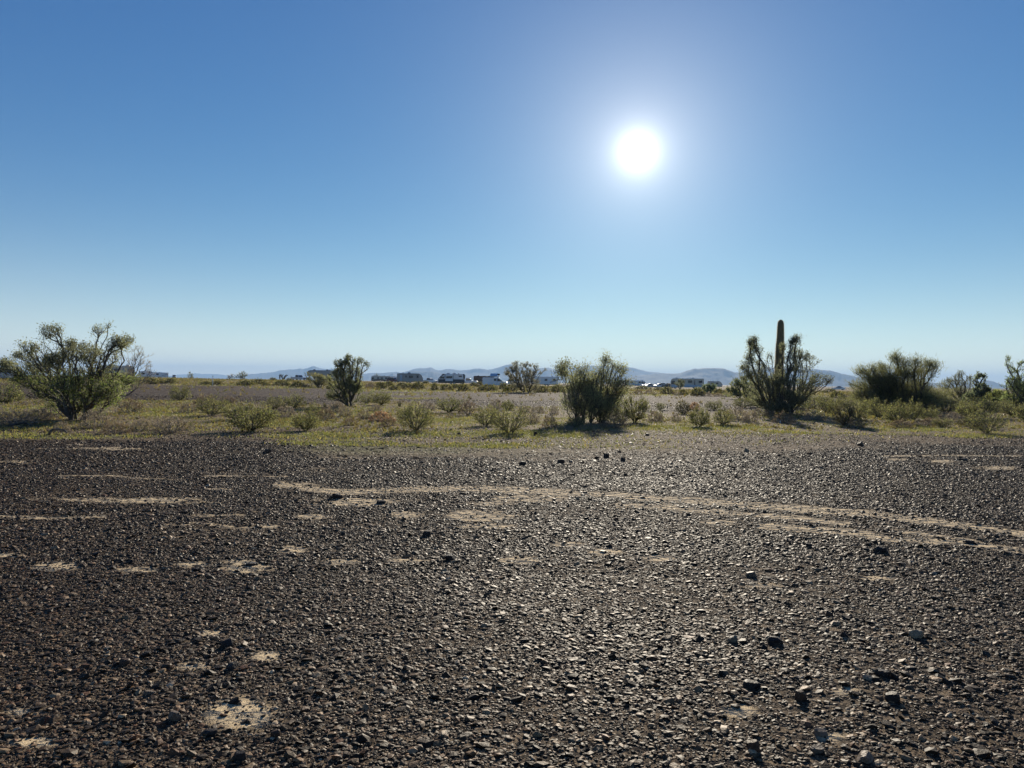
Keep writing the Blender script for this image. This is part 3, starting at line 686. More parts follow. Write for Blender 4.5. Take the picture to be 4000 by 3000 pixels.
ROCKS = [
 (1046, 1768, 40, 22, 'pointed dark rock alone at the gravel edge below the broadest low bush', 1, _r), (2042, 1815, 32, 18, 'dark wedge rock, first of the scattered rocks below the shrubby tree', 2, _d),
 (2190, 1808, 34, 22, 'brown round-topped rock next to the dark wedge rock', 3, _r), (2230, 1806, 18, 9, 'small flat rock beside the brown round-topped rock', 4, _t),
 (2330, 1792, 22, 14, 'small brown rock leaning on a pale flat stone', 5, _r), (2322, 1802, 28, 8, 'pale flat stone under the small brown rock', 6, _l),
 (2368, 1787, 26, 22, 'black blocky rock, tallest of the scattered group', 7, _d), (2432, 1800, 24, 20, 'dark slanted rock at the end of the scattered group', 8, _d),
 (2420, 1768, 15, 13, 'little dark rock just behind the scattered group', 9, _d), (1884, 1845, 20, 12, 'small dark rock below the pale green patch', 10, _d),
 (1762, 1682, 12, 12, 'little grey stone in the grass before the two central bushes', 11, _t), (1792, 1698, 20, 12, 'low dark stone in the grass before the two central bushes', 12, _d),
 (2093, 1700, 18, 20, 'dark upright stone on the grass below the tall open bush', 13, _d), (2528, 1702, 20, 14, 'round dark stone below the shadow of the shrubby tree', 14, _d),
 (2464, 1733, 22, 7, 'flat pale-topped stone below the round dark stone', 15, _l), (1317, 1946, 46, 28, 'black loaf-shaped rock at the start of the long sandy wheel track', 16, _d),
 (1490, 1966, 46, 18, 'low black rock with a pale pebble beside it, under the wheel track', 17, _d), (1672, 2092, 46, 28, 'grey-topped dark rock in the middle of the gravel', 18, _d),
 (1760, 2186, 54, 28, 'black humped rock below the grey-topped dark rock', 19, _d), (2915, 1764, 28, 17, 'pale block of stone below the cactus', 20, _l),
 (3360, 1741, 32, 24, 'brown pot-shaped rock standing clear below the feathery tree', 21, _r), (3766, 1799, 38, 12, 'low dark triangular rock on the thin sandy line', 22, _d),
 (3160, 1774, 24, 11, 'pair-like reddish stone between the pale block and the pot-shaped rock', 23, _r), (2936, 2250, 50, 28, 'grey slab-sided rock in the gravel below the sandy tracks', 24, _t),
 (3160, 2136, 32, 20, 'dark squat rock just under the lower sandy track', 25, _d), (3445, 2156, 60, 30, 'dark heaped rock touching the lower sandy track', 26, _d),
 (3787, 2122, 40, 16, 'dark flat rock in the gap between two sandy tracks', 27, _d), (980, 2206, 56, 14, 'flat dark slab on a sandy patch', 28, _d),
 (888, 2524, 56, 40, 'black block with one lit edge in the near gravel', 29, _d), (906, 2610, 62, 32, 'black jagged rock just above the near sandy hollow', 30, _d),
 (683, 2808, 66, 44, 'brown-grey boulder-like stone beside the near sandy hollow', 31, _t), (824, 2866, 60, 26, 'dark flat rock with a pale rim under the near sandy hollow', 32, _d),
 (932, 2968, 66, 44, 'large black rock at the bottom of the frame', 33, _d), (581, 2712, 58, 24, 'tan lens-shaped stone above the brown-grey boulder-like stone', 34, _t),
 (484, 2594, 56, 30, 'reddish-brown flat stone far from the sandy hollow', 35, _r), (1076, 2876, 44, 36, 'brown wedge stone past the near sandy hollow', 36, _r),
 (2862, 2504, 46, 34, 'white-topped dark stone near the long dark rock', 37, _l), (3025, 2510, 78, 36, 'long dark rock beside the white-topped stone', 38, _d),
 (3295, 2490, 36, 30, 'bluish dark cone-shaped stone between long dark rock and pale-topped slab', 39, _d), (3582, 2486, 70, 40, 'largest pale-topped slab, tilted over a black shadow', 40, _l),
 (3129, 2732, 54, 50, 'dark upright rock with a pale chip on top', 41, _r), (3487, 2736, 60, 46, 'black wedge rock in the near gravel under the pale-topped slab', 42, _d),
 (3388, 2652, 50, 22, 'cream-topped flat stone before the dark side-sloping rock', 43, _l), (2937, 2684, 78, 34, 'long black ledge-shaped rock with a bright top edge', 44, _d),
 (3205, 2872, 66, 34, 'tan-faced rock with a black flank', 45, _t), (3194, 2936, 66, 36, 'grey flat-topped rock just below the tan-faced rock', 46, _t),
 (2941, 2930, 56, 56, 'dark brown block with a white cap stone', 47, _r), (3379, 2972, 84, 44, 'slanting grey-backed rock near the bottom of the frame', 48, _t),
 (3446, 2636, 66, 30, 'dark side-sloping rock behind the black wedge rock', 49, _d),
]
# ------------------------------------------------------------------ plants
def tube_mesh(P0, P1, R0, R1, k):
    """separate tapered prisms, vectorised"""
    D = P1-P0; ln = np.linalg.norm(D, axis=1, keepdims=True)+1e-9; D = D/ln
    ref = np.where(np.abs(D[:, 2:3]) < .9, np.array([[0, 0, 1.0]]), np.array([[1.0, 0, 0]]))
    U = np.cross(D, ref); U /= np.linalg.norm(U, axis=1, keepdims=True); W = np.cross(D, U)
    a = np.linspace(0, 2*math.pi, k, endpoint=False)
    ring = U[:, None]*np.cos(a)[None, :, None] + W[:, None]*np.sin(a)[None, :, None]
    A = P0[:, None]+ring*R0[:, None, None]; B = P1[:, None]+ring*R1[:, None, None]
    V = np.concatenate([A, B], 1)
    i = np.arange(k); f = np.stack([i, (i+1) % k, k+(i+1) % k, k+i], -1)
    Fc = (f[None]+(np.arange(len(P0))*2*k)[:, None, None]).reshape(-1, 4)
    return V.reshape(-1, 3), Fc
def leaf_mesh(P, D, Ln, Wd, r):
    """pointed leaf / leaflet-spray quads starting at P along D"""
    n = len(P)
    D = D/(np.linalg.norm(D, axis=1, keepdims=True)+1e-9)
    q = r.normal(0, 1, (n, 3)); S = np.cross(D, q); S /= np.linalg.norm(S, axis=1, keepdims=True)+1e-9
    a = P; b = P+D*(Ln*.45)[:, None]+S*Wd[:, None]/2; c = P+D*Ln[:, None]; d = P+D*(Ln*.5)[:, None]-S*Wd[:, None]/2
    V = np.stack([a, b, c, d], 1).reshape(-1, 3)
    return V, np.arange(n*4).reshape(-1, 4)
class Skel: pass
def grow(tips, bases, bf, step, r, wig=.05, upb=.25):
    """branches: every tip runs to the node that is nearest by straight distance plus bf times the way back to the root"""
    mx = 60000
    pos = np.zeros((mx, 3)); par = np.full(mx, -1); pl = np.zeros(mx); dr = np.zeros((mx, 3)); n = 0
    for b in bases:
        pos[n] = b; dr[n] = (0, 0, 1); n += 1
    tipn = []
    order = np.argsort(np.linalg.norm(tips-np.mean(bases, 0), axis=1)*(1+.35*r.uniform(-1, 1, len(tips))))
    for t in tips[order]:
        d = np.linalg.norm(pos[:n]-t, axis=1)
        low = np.maximum(0, pos[:n, 2]-t[2])*.8          # twigs rise rather than droop
        j = int(np.argmin(d+bf*pl[:n]+low)); L0 = d[j]
        m = max(1, int(L0/step)); p0 = pos[j].copy(); d0 = dr[j]
        c1 = p0+d0*L0*.33+np.array([0, 0, upb*L0*.3]); c2 = t-(t-p0)*.3-np.array([0, 0, upb*L0*.25])
        prev = j
        off = r.normal(0, wig, (m, 3))*L0*.35
        for k in range(1, m+1):
            s = k/m
            p = (1-s)**3*p0+3*(1-s)**2*s*c1+3*(1-s)*s*s*c2+s**3*t + off[k-1]*s*(1-s)*4
            if n >= mx: break
            pos[n] = p; par[n] = prev; e = p-pos[prev]; le = np.linalg.norm(e)+1e-9
            pl[n] = pl[prev]+le; dr[n] = e/le; prev = n; n += 1
        tipn.append(prev)
    S = Skel(); S.pos = pos[:n]; S.par = par[:n]; S.dir = dr[:n]; S.tips = np.array(tipn)
    cnt = np.zeros(n); cnt[S.tips] += 1
    for i in range(n-1, -1, -1):
        if S.par[i] >= 0: cnt[S.par[i]] += cnt[i]
    S.cnt = np.maximum(cnt, 1); S.pl = pl[:n]
    return S
def wood(S, rtip, expo=.46, rmax=None):
    rad = rtip*S.cnt**expo
    if rmax: rad = np.minimum(rad, rmax)
    e = np.where(S.par >= 0)[0]
    R1 = rad[e]; R0 = np.minimum(rad[S.par[e]], R1*1.35)
    P0 = S.pos[S.par[e]]; P1 = S.pos[e]
    P1 = P1+(P1-P0)*.06
    thick = R1 > rtip*2.6
    Va, Fa = tube_mesh(P0[thick], P1[thick], R0[thick], R1[thick], 6) if thick.any() else (np.zeros((0, 3)), np.zeros((0, 4), int))
    Vb, Fb = tube_mesh(P0[~thick], P1[~thick], R0[~thick], R1[~thick], 3)
    return np.concatenate([Va, Vb]), np.concatenate([Fa, Fb+len(Va)]).astype(int)
GREEN = [(.12, .13, .04), (.15, .15, .05), (.085, .095, .035), (.19, .18, .06)]
OLIVE = [(.135, .13, .078), (.09, .09, .055), (.17, .16, .10), (.12, .11, .075)]
CREO = [(.155, .150, .055), (.115, .115, .048), (.19, .175, .07), (.085, .08, .042), (.15, .12, .075), (.06, .052, .035)]
GREYC = [(.20, .165, .125), (.25, .21, .165), (.14, .12, .095), (.19, .175, .13)]
DRYC = [(.34, .21, .12), (.28, .16, .09), (.20, .12, .07)]
BROWN = [(.12, .085, .05), (.09, .065, .04), (.15, .12, .07)]
def leaves(S, n, ln, wd, r, spread=.06, pal=GREEN, upw=.5, thin=4, along=.7, tint=None, jit=.25, gap=1.3):
    cand = np.where((S.cnt <= thin) & (S.par >= 0))[0]
    w_ = 1.0/S.cnt[cand]**.6; pk = cand[r.choice(len(cand), n, p=w_/w_.sum())]
    P = S.pos[pk]+(S.pos[S.par[pk]]-S.pos[pk])*r.uniform(0, 1, (n, 1))+r.normal(0, spread, (n, 3))
    # foliage comes in tufts with gaps between
    q = noise2(P[:, 0]*gap*2.2+P[:, 1]*gap, P[:, 2]*gap*2.2-P[:, 1]*gap*.8, 63, 2, 1.0)
    k = r.uniform(0, 1, n) < np.clip(.62+1.15*q, .12, 1); P = P[k]; pk = pk[k]; n = len(P)
    D = S.dir[pk]*along+r.normal(0, .55, (n, 3))+np.array([0, 0, upw])
    Ln = ln*r.uniform(.55, 1.45, n); Wd = wd*r.uniform(.6, 1.4, n)
    V, Fc = leaf_mesh(P, D, Ln, Wd, r)
    pal = np.array(pal); col = pal[r.randint(0, len(pal), n)]*r.uniform(1-jit, 1+jit, (n, 1))
    # clumps: slow change of leaf tone through the crown
    k = 1+.35*noise2(P[:, 0]+P[:, 1]*.7, P[:, 2], 77, 2, 1.7)
    col = np.minimum(col*k[:, None]*1.22, .5)
    if tint is not None: col = col*np.array(tint)
    return V, Fc, np.repeat(col, 4, 0)
def lobe_tips(lobes, D, base, r, dens=1.0, depth=.35, span=None, fill=.5):
    out = []
    xs = [l[0] for l in lobes]; spanw = (max(xs)-min(xs))/F*D if span is None else span
    for l in lobes:
        px, py, rx, ry = l[:4]; nt = int((l[4] if len(l) > 4 else 8+rx*ry/28.)*dens)
        d = ray(px, py); yoff = r.uniform(-1, 1)*spanw*depth*.5
        Dl = D+yoff; c = d*(Dl/d[1])+np.array([0, 0, EYE])
        sx, sz = rx/F*D, ry/F*D
        u = r.normal(0, 1, (nt, 3)); u /= np.linalg.norm(u, axis=1, keepdims=True)
        u *= r.uniform(0, 1, (nt, 1))**(1/2.2)
        out.append(c+u*np.array([sx, max(sx, sz)*.9, sz]))
        nf = int(nt*fill)
        if nf:
            s = r.uniform(.42, .97, (nf, 1))**.8; u = r.normal(0, .6, (nf, 3))
            b0 = base+np.array([0, 0, .15])
            out.append(b0+(c-b0)*s+u*np.array([sx, max(sx, sz), sz])*s*1.15)
    T = np.concatenate(out)-base
    T[:, 2] = np.maximum(T[:, 2], .12)
    return T
def tree(label, bpx, lobes, seed, name='desert_tree', cat='tree', group=None, dens=1.0, nleaf=6000, leaf=(.07, .022), pal=OLIVE, mat=None, bases=3, bspread=.16,
         rtip=.006, bf=.62, step=.16, wig=.10, depth=.35, upw=.5, thin=9, spread=.08, bark=None, expo=.42, rmax=.085, D=None, parts=('trunk', 'crown'), along=.7, tint=None, extra=None, fill=.55):
    r = rs(seed)
    g = ground(*bpx) if D is None else at_dist(bpx[0], D)
    g = g.copy(); g[2] -= .03
    T = lobe_tips(lobes, g[1], g, r, dens, depth, None, fill)
    B = [(bspread*math.cos(a), bspread*math.sin(a), 0) for a in r.uniform(0, 6.28, bases)]
    S = grow(T, np.array(B), bf, step, r, wig)
    root = empty(name, tuple(g), label, cat, group)
    V, Fc = wood(S, rtip, expo, rmax)
    link(parts[0], setmesh(parts[0], V, Fc, bark or M_bark), root)
    V, Fc, cl = leaves(S, nleaf, leaf[0], leaf[1], r, spread, pal, upw, thin, along, tint)
    if extra:
        for (q, n2, pal2, l2) in extra:
            # additional leaf kinds in one region of the crown: q(pos)->bool
            c = np.where((S.cnt <= thin) & (S.par >= 0) & q(S.pos))[0]
            if len(c) < 3: continue
            S2 = Skel(); S2.pos, S2.par, S2.dir = S.pos, S.par, S.dir; S2.cnt = np.where(np.isin(np.arange(len(S.pos)), c), S.cnt, 99)
            V2, F2, c2 = leaves(S2, n2, l2[0], l2[1], r, spread, pal2, upw, thin, along)
            Fc = np.concatenate([Fc, F2+len(V)]); V = np.concatenate([V, V2]); cl = np.concatenate([cl, c2])
    link(parts[1], setmesh(parts[1], V, Fc, mat or M_leaf, cl), root)
    return root

# big tree left of the frame, many stems, arching limbs
tree('large spreading many-stemmed tree with arching dark limbs and bright green lower foliage', (300, 1640), [
    (206, 1297, 40, 34, 90), (110, 1360, 38, 30, 75), (70, 1390, 28, 22, 35), (18, 1416, 28, 18, 30), (272, 1338, 30, 20, 35), (390, 1292, 26, 24, 40), (424, 1274, 10, 12, 12),
    (459, 1338, 44, 28, 80), (502, 1326, 20, 14, 24), (300, 1376, 58, 32, 90), (320, 1350, 50, 20, 45), (170, 1402, 60, 24, 70), (425, 1385, 50, 28, 75), (221, 1405, 58, 28, 70), (364, 1390, 55, 33, 80), (142, 1437, 80, 28, 110), (50, 1448, 55, 20, 60), (30, 1425, 40, 18, 40), (380, 1453, 85, 32, 90),
    (285, 1485, 80, 45, 130), (430, 1550, 50, 33, 70), (316, 1565, 75, 45, 150), (225, 1570, 38, 30, 50), (110, 1490, 80, 18, 60), (210, 1510, 60, 22, 70), (480, 1480, 75, 26, 90), (430, 1510, 60, 30, 70)],
    11, dens=1.0, nleaf=56000, leaf=(.070, .024), pal=OLIVE, bases=5, bspread=.22, rtip=.0055, depth=.5, rmax=.085, name='ironwood_tree',
    extra=[(lambda p: (p[:, 2] < 1.75), 15000, [(.12, .15, .03), (.09, .12, .03), (.15, .17, .045)], (.07, .024))])
tree('wispy leafless grey-twigged tree standing against the flank of the large many-stemmed tree', (480, 1560), [
    (538, 1374, 34, 34, 60), (570, 1422, 30, 24, 45), (520, 1410, 30, 30, 40), (590, 1452, 26, 14, 24), (500, 1455, 40, 22, 40), (540, 1470, 50, 14, 30), (535, 1500, 50, 16, 40)],
    12, nleaf=5200, leaf=(.17, .008), pal=[(0.264, 0.231, 0.165), (0.198, 0.181, 0.132), (0.231, 0.181, 0.116)], mat=M_grey, bark=M_twig, bases=2, rtip=.006, upw=.3, name='desert_tree', depth=.4, spread=.03, wig=.1)
tree('slender olive-leaved tree with dark forked trunk rising beside the grey fifth-wheel trailer', (1369, 1585), [
    (1362, 1395, 16, 14, 26), (1350, 1411, 28, 16, 34), (1328, 1420, 16, 12, 20), (1310, 1418, 7, 5, 8), (1384, 1404, 9, 8, 10), (1409, 1408, 17, 13, 24), (1432, 1417, 13, 10, 14), (1441, 1427, 6, 6, 6),
    (1378, 1440, 42, 17, 40), (1321, 1452, 26, 20, 36), (1366, 1474, 55, 28, 80), (1310, 1488, 38, 28, 60), (1344, 1520, 52, 32, 90), (1389, 1508, 34, 28, 44), (1308, 1543, 34, 20, 34), (1352, 1553, 36, 18, 34)],
    13, nleaf=40000, leaf=(.08, .024), pal=OLIVE+GREEN[:1], bases=3, bspread=.18, rtip=.009, depth=.5, rmax=.08, name='ironwood_tree', spread=.06)
tree('broad dense shrubby tree with thin bare twigs on top and a leafy side arm', (2300, 1648), [
    (2196, 1427, 11, 12, 14), (2217, 1423, 8, 8, 9), (2185, 1441, 12, 14, 14), (2206, 1457, 11, 11, 11), (2190, 1458, 9, 9, 8), (2284, 1429, 11, 9, 9), (2266, 1441, 15, 10, 12), (2298, 1426, 9, 7, 7), (2278, 1459, 28, 15, 30),
    (2364, 1392, 12, 12, 22), (2376, 1409, 20, 12, 30), (2397, 1426, 20, 10, 22), (2420, 1431, 16, 12, 20), (2436, 1448, 24, 14, 32), (2368, 1447, 33, 18, 40), (2255, 1486, 38, 20, 60), (2334, 1486, 52, 25, 90), (2425, 1486, 42, 25, 80),
    (2232, 1520, 42, 32, 100), (2312, 1531, 65, 40, 170), (2290, 1500, 55, 40, 90), (2310, 1464, 28, 13, 34), (2338, 1456, 26, 13, 34), (2300, 1492, 38, 22, 50), (2330, 1560, 70, 45, 140), (2290, 1600, 60, 28, 90), (2370, 1610, 60, 25, 80), (2225, 1560, 35, 35, 60), (2402, 1531, 50, 40, 130), (2255, 1574, 42, 26, 90), (2334, 1585, 55, 32, 130), (2413, 1574, 42, 28, 90)],
    14, nleaf=72000, leaf=(.060, .022), pal=[(.18, .18, .10), (.13, .13, .075), (.22, .21, .12), (.15, .125, .085)], bases=16, bspread=.6, rtip=.0050, depth=.7, rmax=.04, name='shrubby_tree', bf=.8, expo=.38, thin=14, spread=.13, fill=.5,
    extra=[(lambda p: (p[:, 0] < 1.9-p[:, 2]*0) & (p[:, 2] > 1.9) & (p[:, 0] < -.35), 900, OLIVE, (.08, .045))])
tree('airy twiggy tree with rounded crown standing between the white van and the white trailer', (2055, 1533), [
    (2018, 1424, 25, 13, 34), (2058, 1424, 25, 13, 34), (2095, 1431, 18, 11, 22), (1995, 1442, 24, 13, 32), (2040, 1453, 43, 18, 60), (2086, 1454, 33, 18, 44), (1984, 1459, 18, 10, 16), (2018, 1481, 34, 18, 50), (2072, 1486, 38, 20, 60),
    (2131, 1445, 9, 4, 6), (2040, 1508, 36, 16, 50), (2086, 1513, 30, 14, 36)],
    15, nleaf=20000, leaf=(.22, .035), pal=[(0.140, 0.124, 0.091), (0.099, 0.091, 0.066), (0.181, 0.148, 0.116)], bases=6, bspread=.4, rtip=.014, depth=.6, rmax=.09, name='desert_tree', upw=.7, spread=.08, bf=.5)
tree('open many-limbed tree growing round the foot of the tall cactus', (3050, 1617), [
    (2936, 1327, 23, 20, 40), (2939, 1350, 24, 22, 40), (2927, 1390, 23, 22, 38), (2920, 1428, 28, 24, 44), (2905, 1441, 20, 12, 18), (3008, 1384, 12, 10, 12), (2952, 1469, 38, 24, 44), (2990, 1420, 14, 14, 8),
    (3061, 1355, 12, 10, 14), (3116, 1324, 20, 16, 34), (3096, 1343, 22, 22, 38), (3104, 1374, 32, 20, 44), (3142, 1390, 25, 20, 32), (3080, 1405, 26, 22, 30), (3116, 1428, 42, 22, 50), (3176, 1398, 5, 6, 3), (3196, 1412, 5, 5, 3),
    (3195, 1469, 32, 18, 36), (3237, 1486, 26, 20, 30), (3148, 1500, 55, 34, 80), (3053, 1490, 55, 30, 90), (2974, 1516, 50, 34, 90), (3060, 1550, 65, 34, 130), (3010, 1480, 40, 25, 50), (2990, 1565, 50, 28, 80), (3120, 1545, 55, 32, 90), (3035, 1535, 42, 34, 110), (3040, 1588, 55, 20, 90), (3045, 1478, 26, 24, 36)],
    16, nleaf=70000, leaf=(.075, .028), pal=[(0.124, 0.116, 0.083), (0.091, 0.091, 0.063), (0.165, 0.157, 0.107), (0.140, 0.140, 0.083)], bases=10, bspread=.6, rtip=.008, depth=.45, rmax=.06, name='ironwood_tree', spread=.08, bf=.75, thin=12)
tree('wide drooping feathery tree with a bare-limbed upper crown, biggest one beyond the cactus', (3550, 1606), [
    (3496, 1397, 20, 15, 34), (3521, 1416, 28, 16, 36), (3575, 1416, 30, 18, 40), (3632, 1423, 32, 15, 40), (3660, 1438, 22, 12, 22), (3600, 1447, 33, 18, 34), (3363, 1448, 26, 20, 44), (3442, 1441, 28, 14, 40), (3405, 1445, 20, 12, 20),
    (3427, 1485, 60, 30, 150), (3490, 1482, 48, 38, 130), (3345, 1500, 36, 13, 24), (3411, 1532, 58, 32, 150), (3521, 1532, 66, 36, 170), (3585, 1514, 58, 32, 110), (3664, 1546, 55, 26, 90), (3695, 1575, 42, 18, 46), (3585, 1575, 60, 22, 90), (3540, 1450, 40, 20, 40), (3400, 1562, 60, 26, 120), (3490, 1575, 70, 26, 120), (3455, 1525, 80, 40, 160), (3600, 1550, 70, 30, 110), (3360, 1540, 35, 30, 60)],
    17, nleaf=90000, leaf=(.27, .014), pal=[(0.132, 0.124, 0.063), (0.099, 0.096, 0.049), (0.165, 0.157, 0.074), (0.116, 0.099, 0.058)], bases=7, bspread=.5, rtip=.010, depth=.5, rmax=.09, name='palo_verde_tree', upw=.6, spread=.16, bf=.7, fill=.8, thin=12, along=1.0)
BG = dict(group='smaller trees beyond the cactus')
tree('thin pale-twigged tree poking up between the wide feathery tree and the leafy-topped sapling', (3765, 1585), [(3752, 1461, 16, 12, 22), (3735, 1478, 18, 12, 20), (3785, 1476, 14, 14, 18), (3760, 1495, 30, 14, 34), (3700, 1488, 22, 12, 20), (3690, 1505, 35, 14, 34), (3750, 1525, 45, 22, 60), (3700, 1540, 35, 20, 40), (3745, 1555, 40, 16, 40)],
     18, nleaf=6500, leaf=(.20, .022), pal=OLIVE, bases=3, rtip=.012, depth=.5, upw=.5, **BG)
tree('small tree with sculpted dark leaf clumps standing clear against the pointed blue peak', (3800, 1592), [(3824, 1462, 9, 7, 10), (3838, 1468, 9, 7, 10), (3815, 1476, 8, 7, 8), (3845, 1478, 7, 8, 8), (3805, 1487, 8, 5, 6), (3818, 1508, 14, 10, 12), (3850, 1512, 12, 10, 14), (3862, 1524, 9, 7, 8), (3830, 1533, 25, 14, 34), (3790, 1540, 25, 14, 30)],
     19, nleaf=3600, leaf=(.15, .08), pal=[(0.083, 0.091, 0.058), (0.116, 0.124, 0.074)], bases=2, rtip=.016, depth=.4, **BG)
tree('tall tree cut by the edge of the frame with long bare branches above leafy clumps', (3990, 1602), [(3935, 1402, 8, 8, 9), (3945, 1425, 12, 14, 18), (3960, 1448, 14, 14, 16), (3982, 1425, 8, 10, 8), (3995, 1420, 8, 14, 8), (3950, 1480, 25, 12, 30), (3990, 1475, 30, 16, 40), (3970, 1505, 40, 20, 70), (4010, 1500, 30, 30, 50), (3975, 1540, 50, 26, 90), (4060, 1490, 40, 40, 70), (3960, 1560, 45, 20, 60), (4050, 1550, 50, 30, 70)],
     20, nleaf=9500, leaf=(.13, .05), pal=[(0.116, 0.132, 0.058), (0.083, 0.091, 0.049), (0.148, 0.165, 0.074)], bases=4, rtip=.011, depth=.4, **BG)
tree('bushy dark green tree filling the gap under the pointed blue peak', (3880, 1588), [(3880, 1535, 40, 14, 60), (3830, 1548, 36, 18, 60), (3900, 1556, 45, 18, 80), (3925, 1535, 18, 10, 20)],
     21, nleaf=7000, leaf=(.14, .05), pal=GREEN, bases=5, bspread=.4, rtip=.010, depth=.6, **BG)
tree('rounded green tree crowding the far flank of the tree round the cactus', (2905, 1560), [(2905, 1480, 26, 12, 30), (2880, 1500, 34, 18, 60), (2925, 1500, 34, 20, 60), (2860, 1520, 26, 14, 36), (2890, 1532, 48, 20, 80), (2945, 1530, 35, 20, 50)],
     22, nleaf=12000, leaf=(.18, .05), pal=[(0.140, 0.140, 0.069), (0.107, 0.107, 0.058), (0.173, 0.165, 0.083)], bases=6, bspread=.5, rtip=.012, depth=.7)
tree('brownish bush-like tree hiding the front of the grey fifth-wheel trailer', (1245, 1514), [(1235, 1468, 26, 9, 30), (1262, 1474, 24, 9, 26), (1215, 1482, 18, 8, 16), (1245, 1488, 38, 10, 50), (1285, 1485, 18, 12, 24), (1240, 1500, 28, 8, 24)],
     23, nleaf=4500, leaf=(.30, .05), pal=[(0.181, 0.157, 0.083), (0.132, 0.116, 0.066)], bases=4, bspread=.3, rtip=.014, depth=.7, spread=.1)
tree('small dark tree screening the middle of the long motorhome', (2657, 1523), [(2655, 1486, 10, 6, 14), (2665, 1492, 12, 8, 16), (2645, 1498, 11, 8, 12), (2658, 1505, 15, 10, 26)],
     24, nleaf=1500, leaf=(.34, .10), pal=OLIVE, bases=3, rtip=.018, depth=.7, name='small_tree')
tree('pair-topped dark green tree in front of the white-roofed camper beyond the motorhome', (2765, 1538), [(2748, 1508, 9, 9, 12), (2772, 1507, 14, 9, 18), (2790, 1511, 10, 8, 12), (2765, 1520, 32, 10, 50)],
     25, nleaf=2600, leaf=(.28, .09), pal=[(0.091, 0.107, 0.058), (0.124, 0.132, 0.074)], bases=4, bspread=.3, rtip=.018, depth=.7, name='small_tree')
tree('lone wispy little tree on the skyline just past the parked jeep', (745, 1480), [(742, 1456, 6, 7, 10), (750, 1464, 9, 6, 12), (737, 1467, 7, 5, 8), (745, 1473, 11, 4, 12)],
     26, nleaf=700, leaf=(.4, .10), pal=OLIVE, bases=2, rtip=.03, depth=.6, name='small_tree', D=300)
tree('rounded bare-topped tree on the skyline between the white post and the standing person', (945, 1484), [(932, 1461, 8, 6, 14), (948, 1456, 10, 6, 16), (960, 1463, 8, 6, 12), (942, 1470, 20, 7, 30)],
     27, nleaf=1500, leaf=(.30, .06), pal=OLIVE, bases=3, rtip=.022, depth=.7, name='small_tree', D=190)
tree('sparse bare bush poking over the skyline near the white post', (899, 1484), [(893, 1468, 7, 4, 9), (906, 1464, 6, 4, 9), (900, 1473, 12, 4, 14)],
     28, nleaf=420, leaf=(.30, .05), pal=BROWN, bases=2, rtip=.02, depth=.7, name='small_tree', D=190)
tree('leafless dead tree stump with forked limbs beside the standing person', (1105, 1485), [(1097, 1462, 4, 4, 5), (1103, 1466, 4, 4, 4), (1118, 1464, 5, 3, 5), (1124, 1466, 3, 3, 4), (1112, 1470, 5, 4, 4)],
     29, nleaf=12, leaf=(.2, .02), pal=BROWN, bases=1, rtip=.06, depth=.3, name='dead_tree', D=215, bark=M_twig, rmax=.28, expo=.5)
tree('grey leafless sapling at the nose of the grey fifth-wheel trailer', (1198, 1500), [(1190, 1456, 3, 5, 3), (1195, 1466, 4, 5, 4), (1200, 1478, 4, 6, 4)],
     30, nleaf=60, leaf=(.25, .03), pal=GREYC, bases=1, rtip=.04, depth=.3, name='dead_tree', D=180, bark=M_twig)

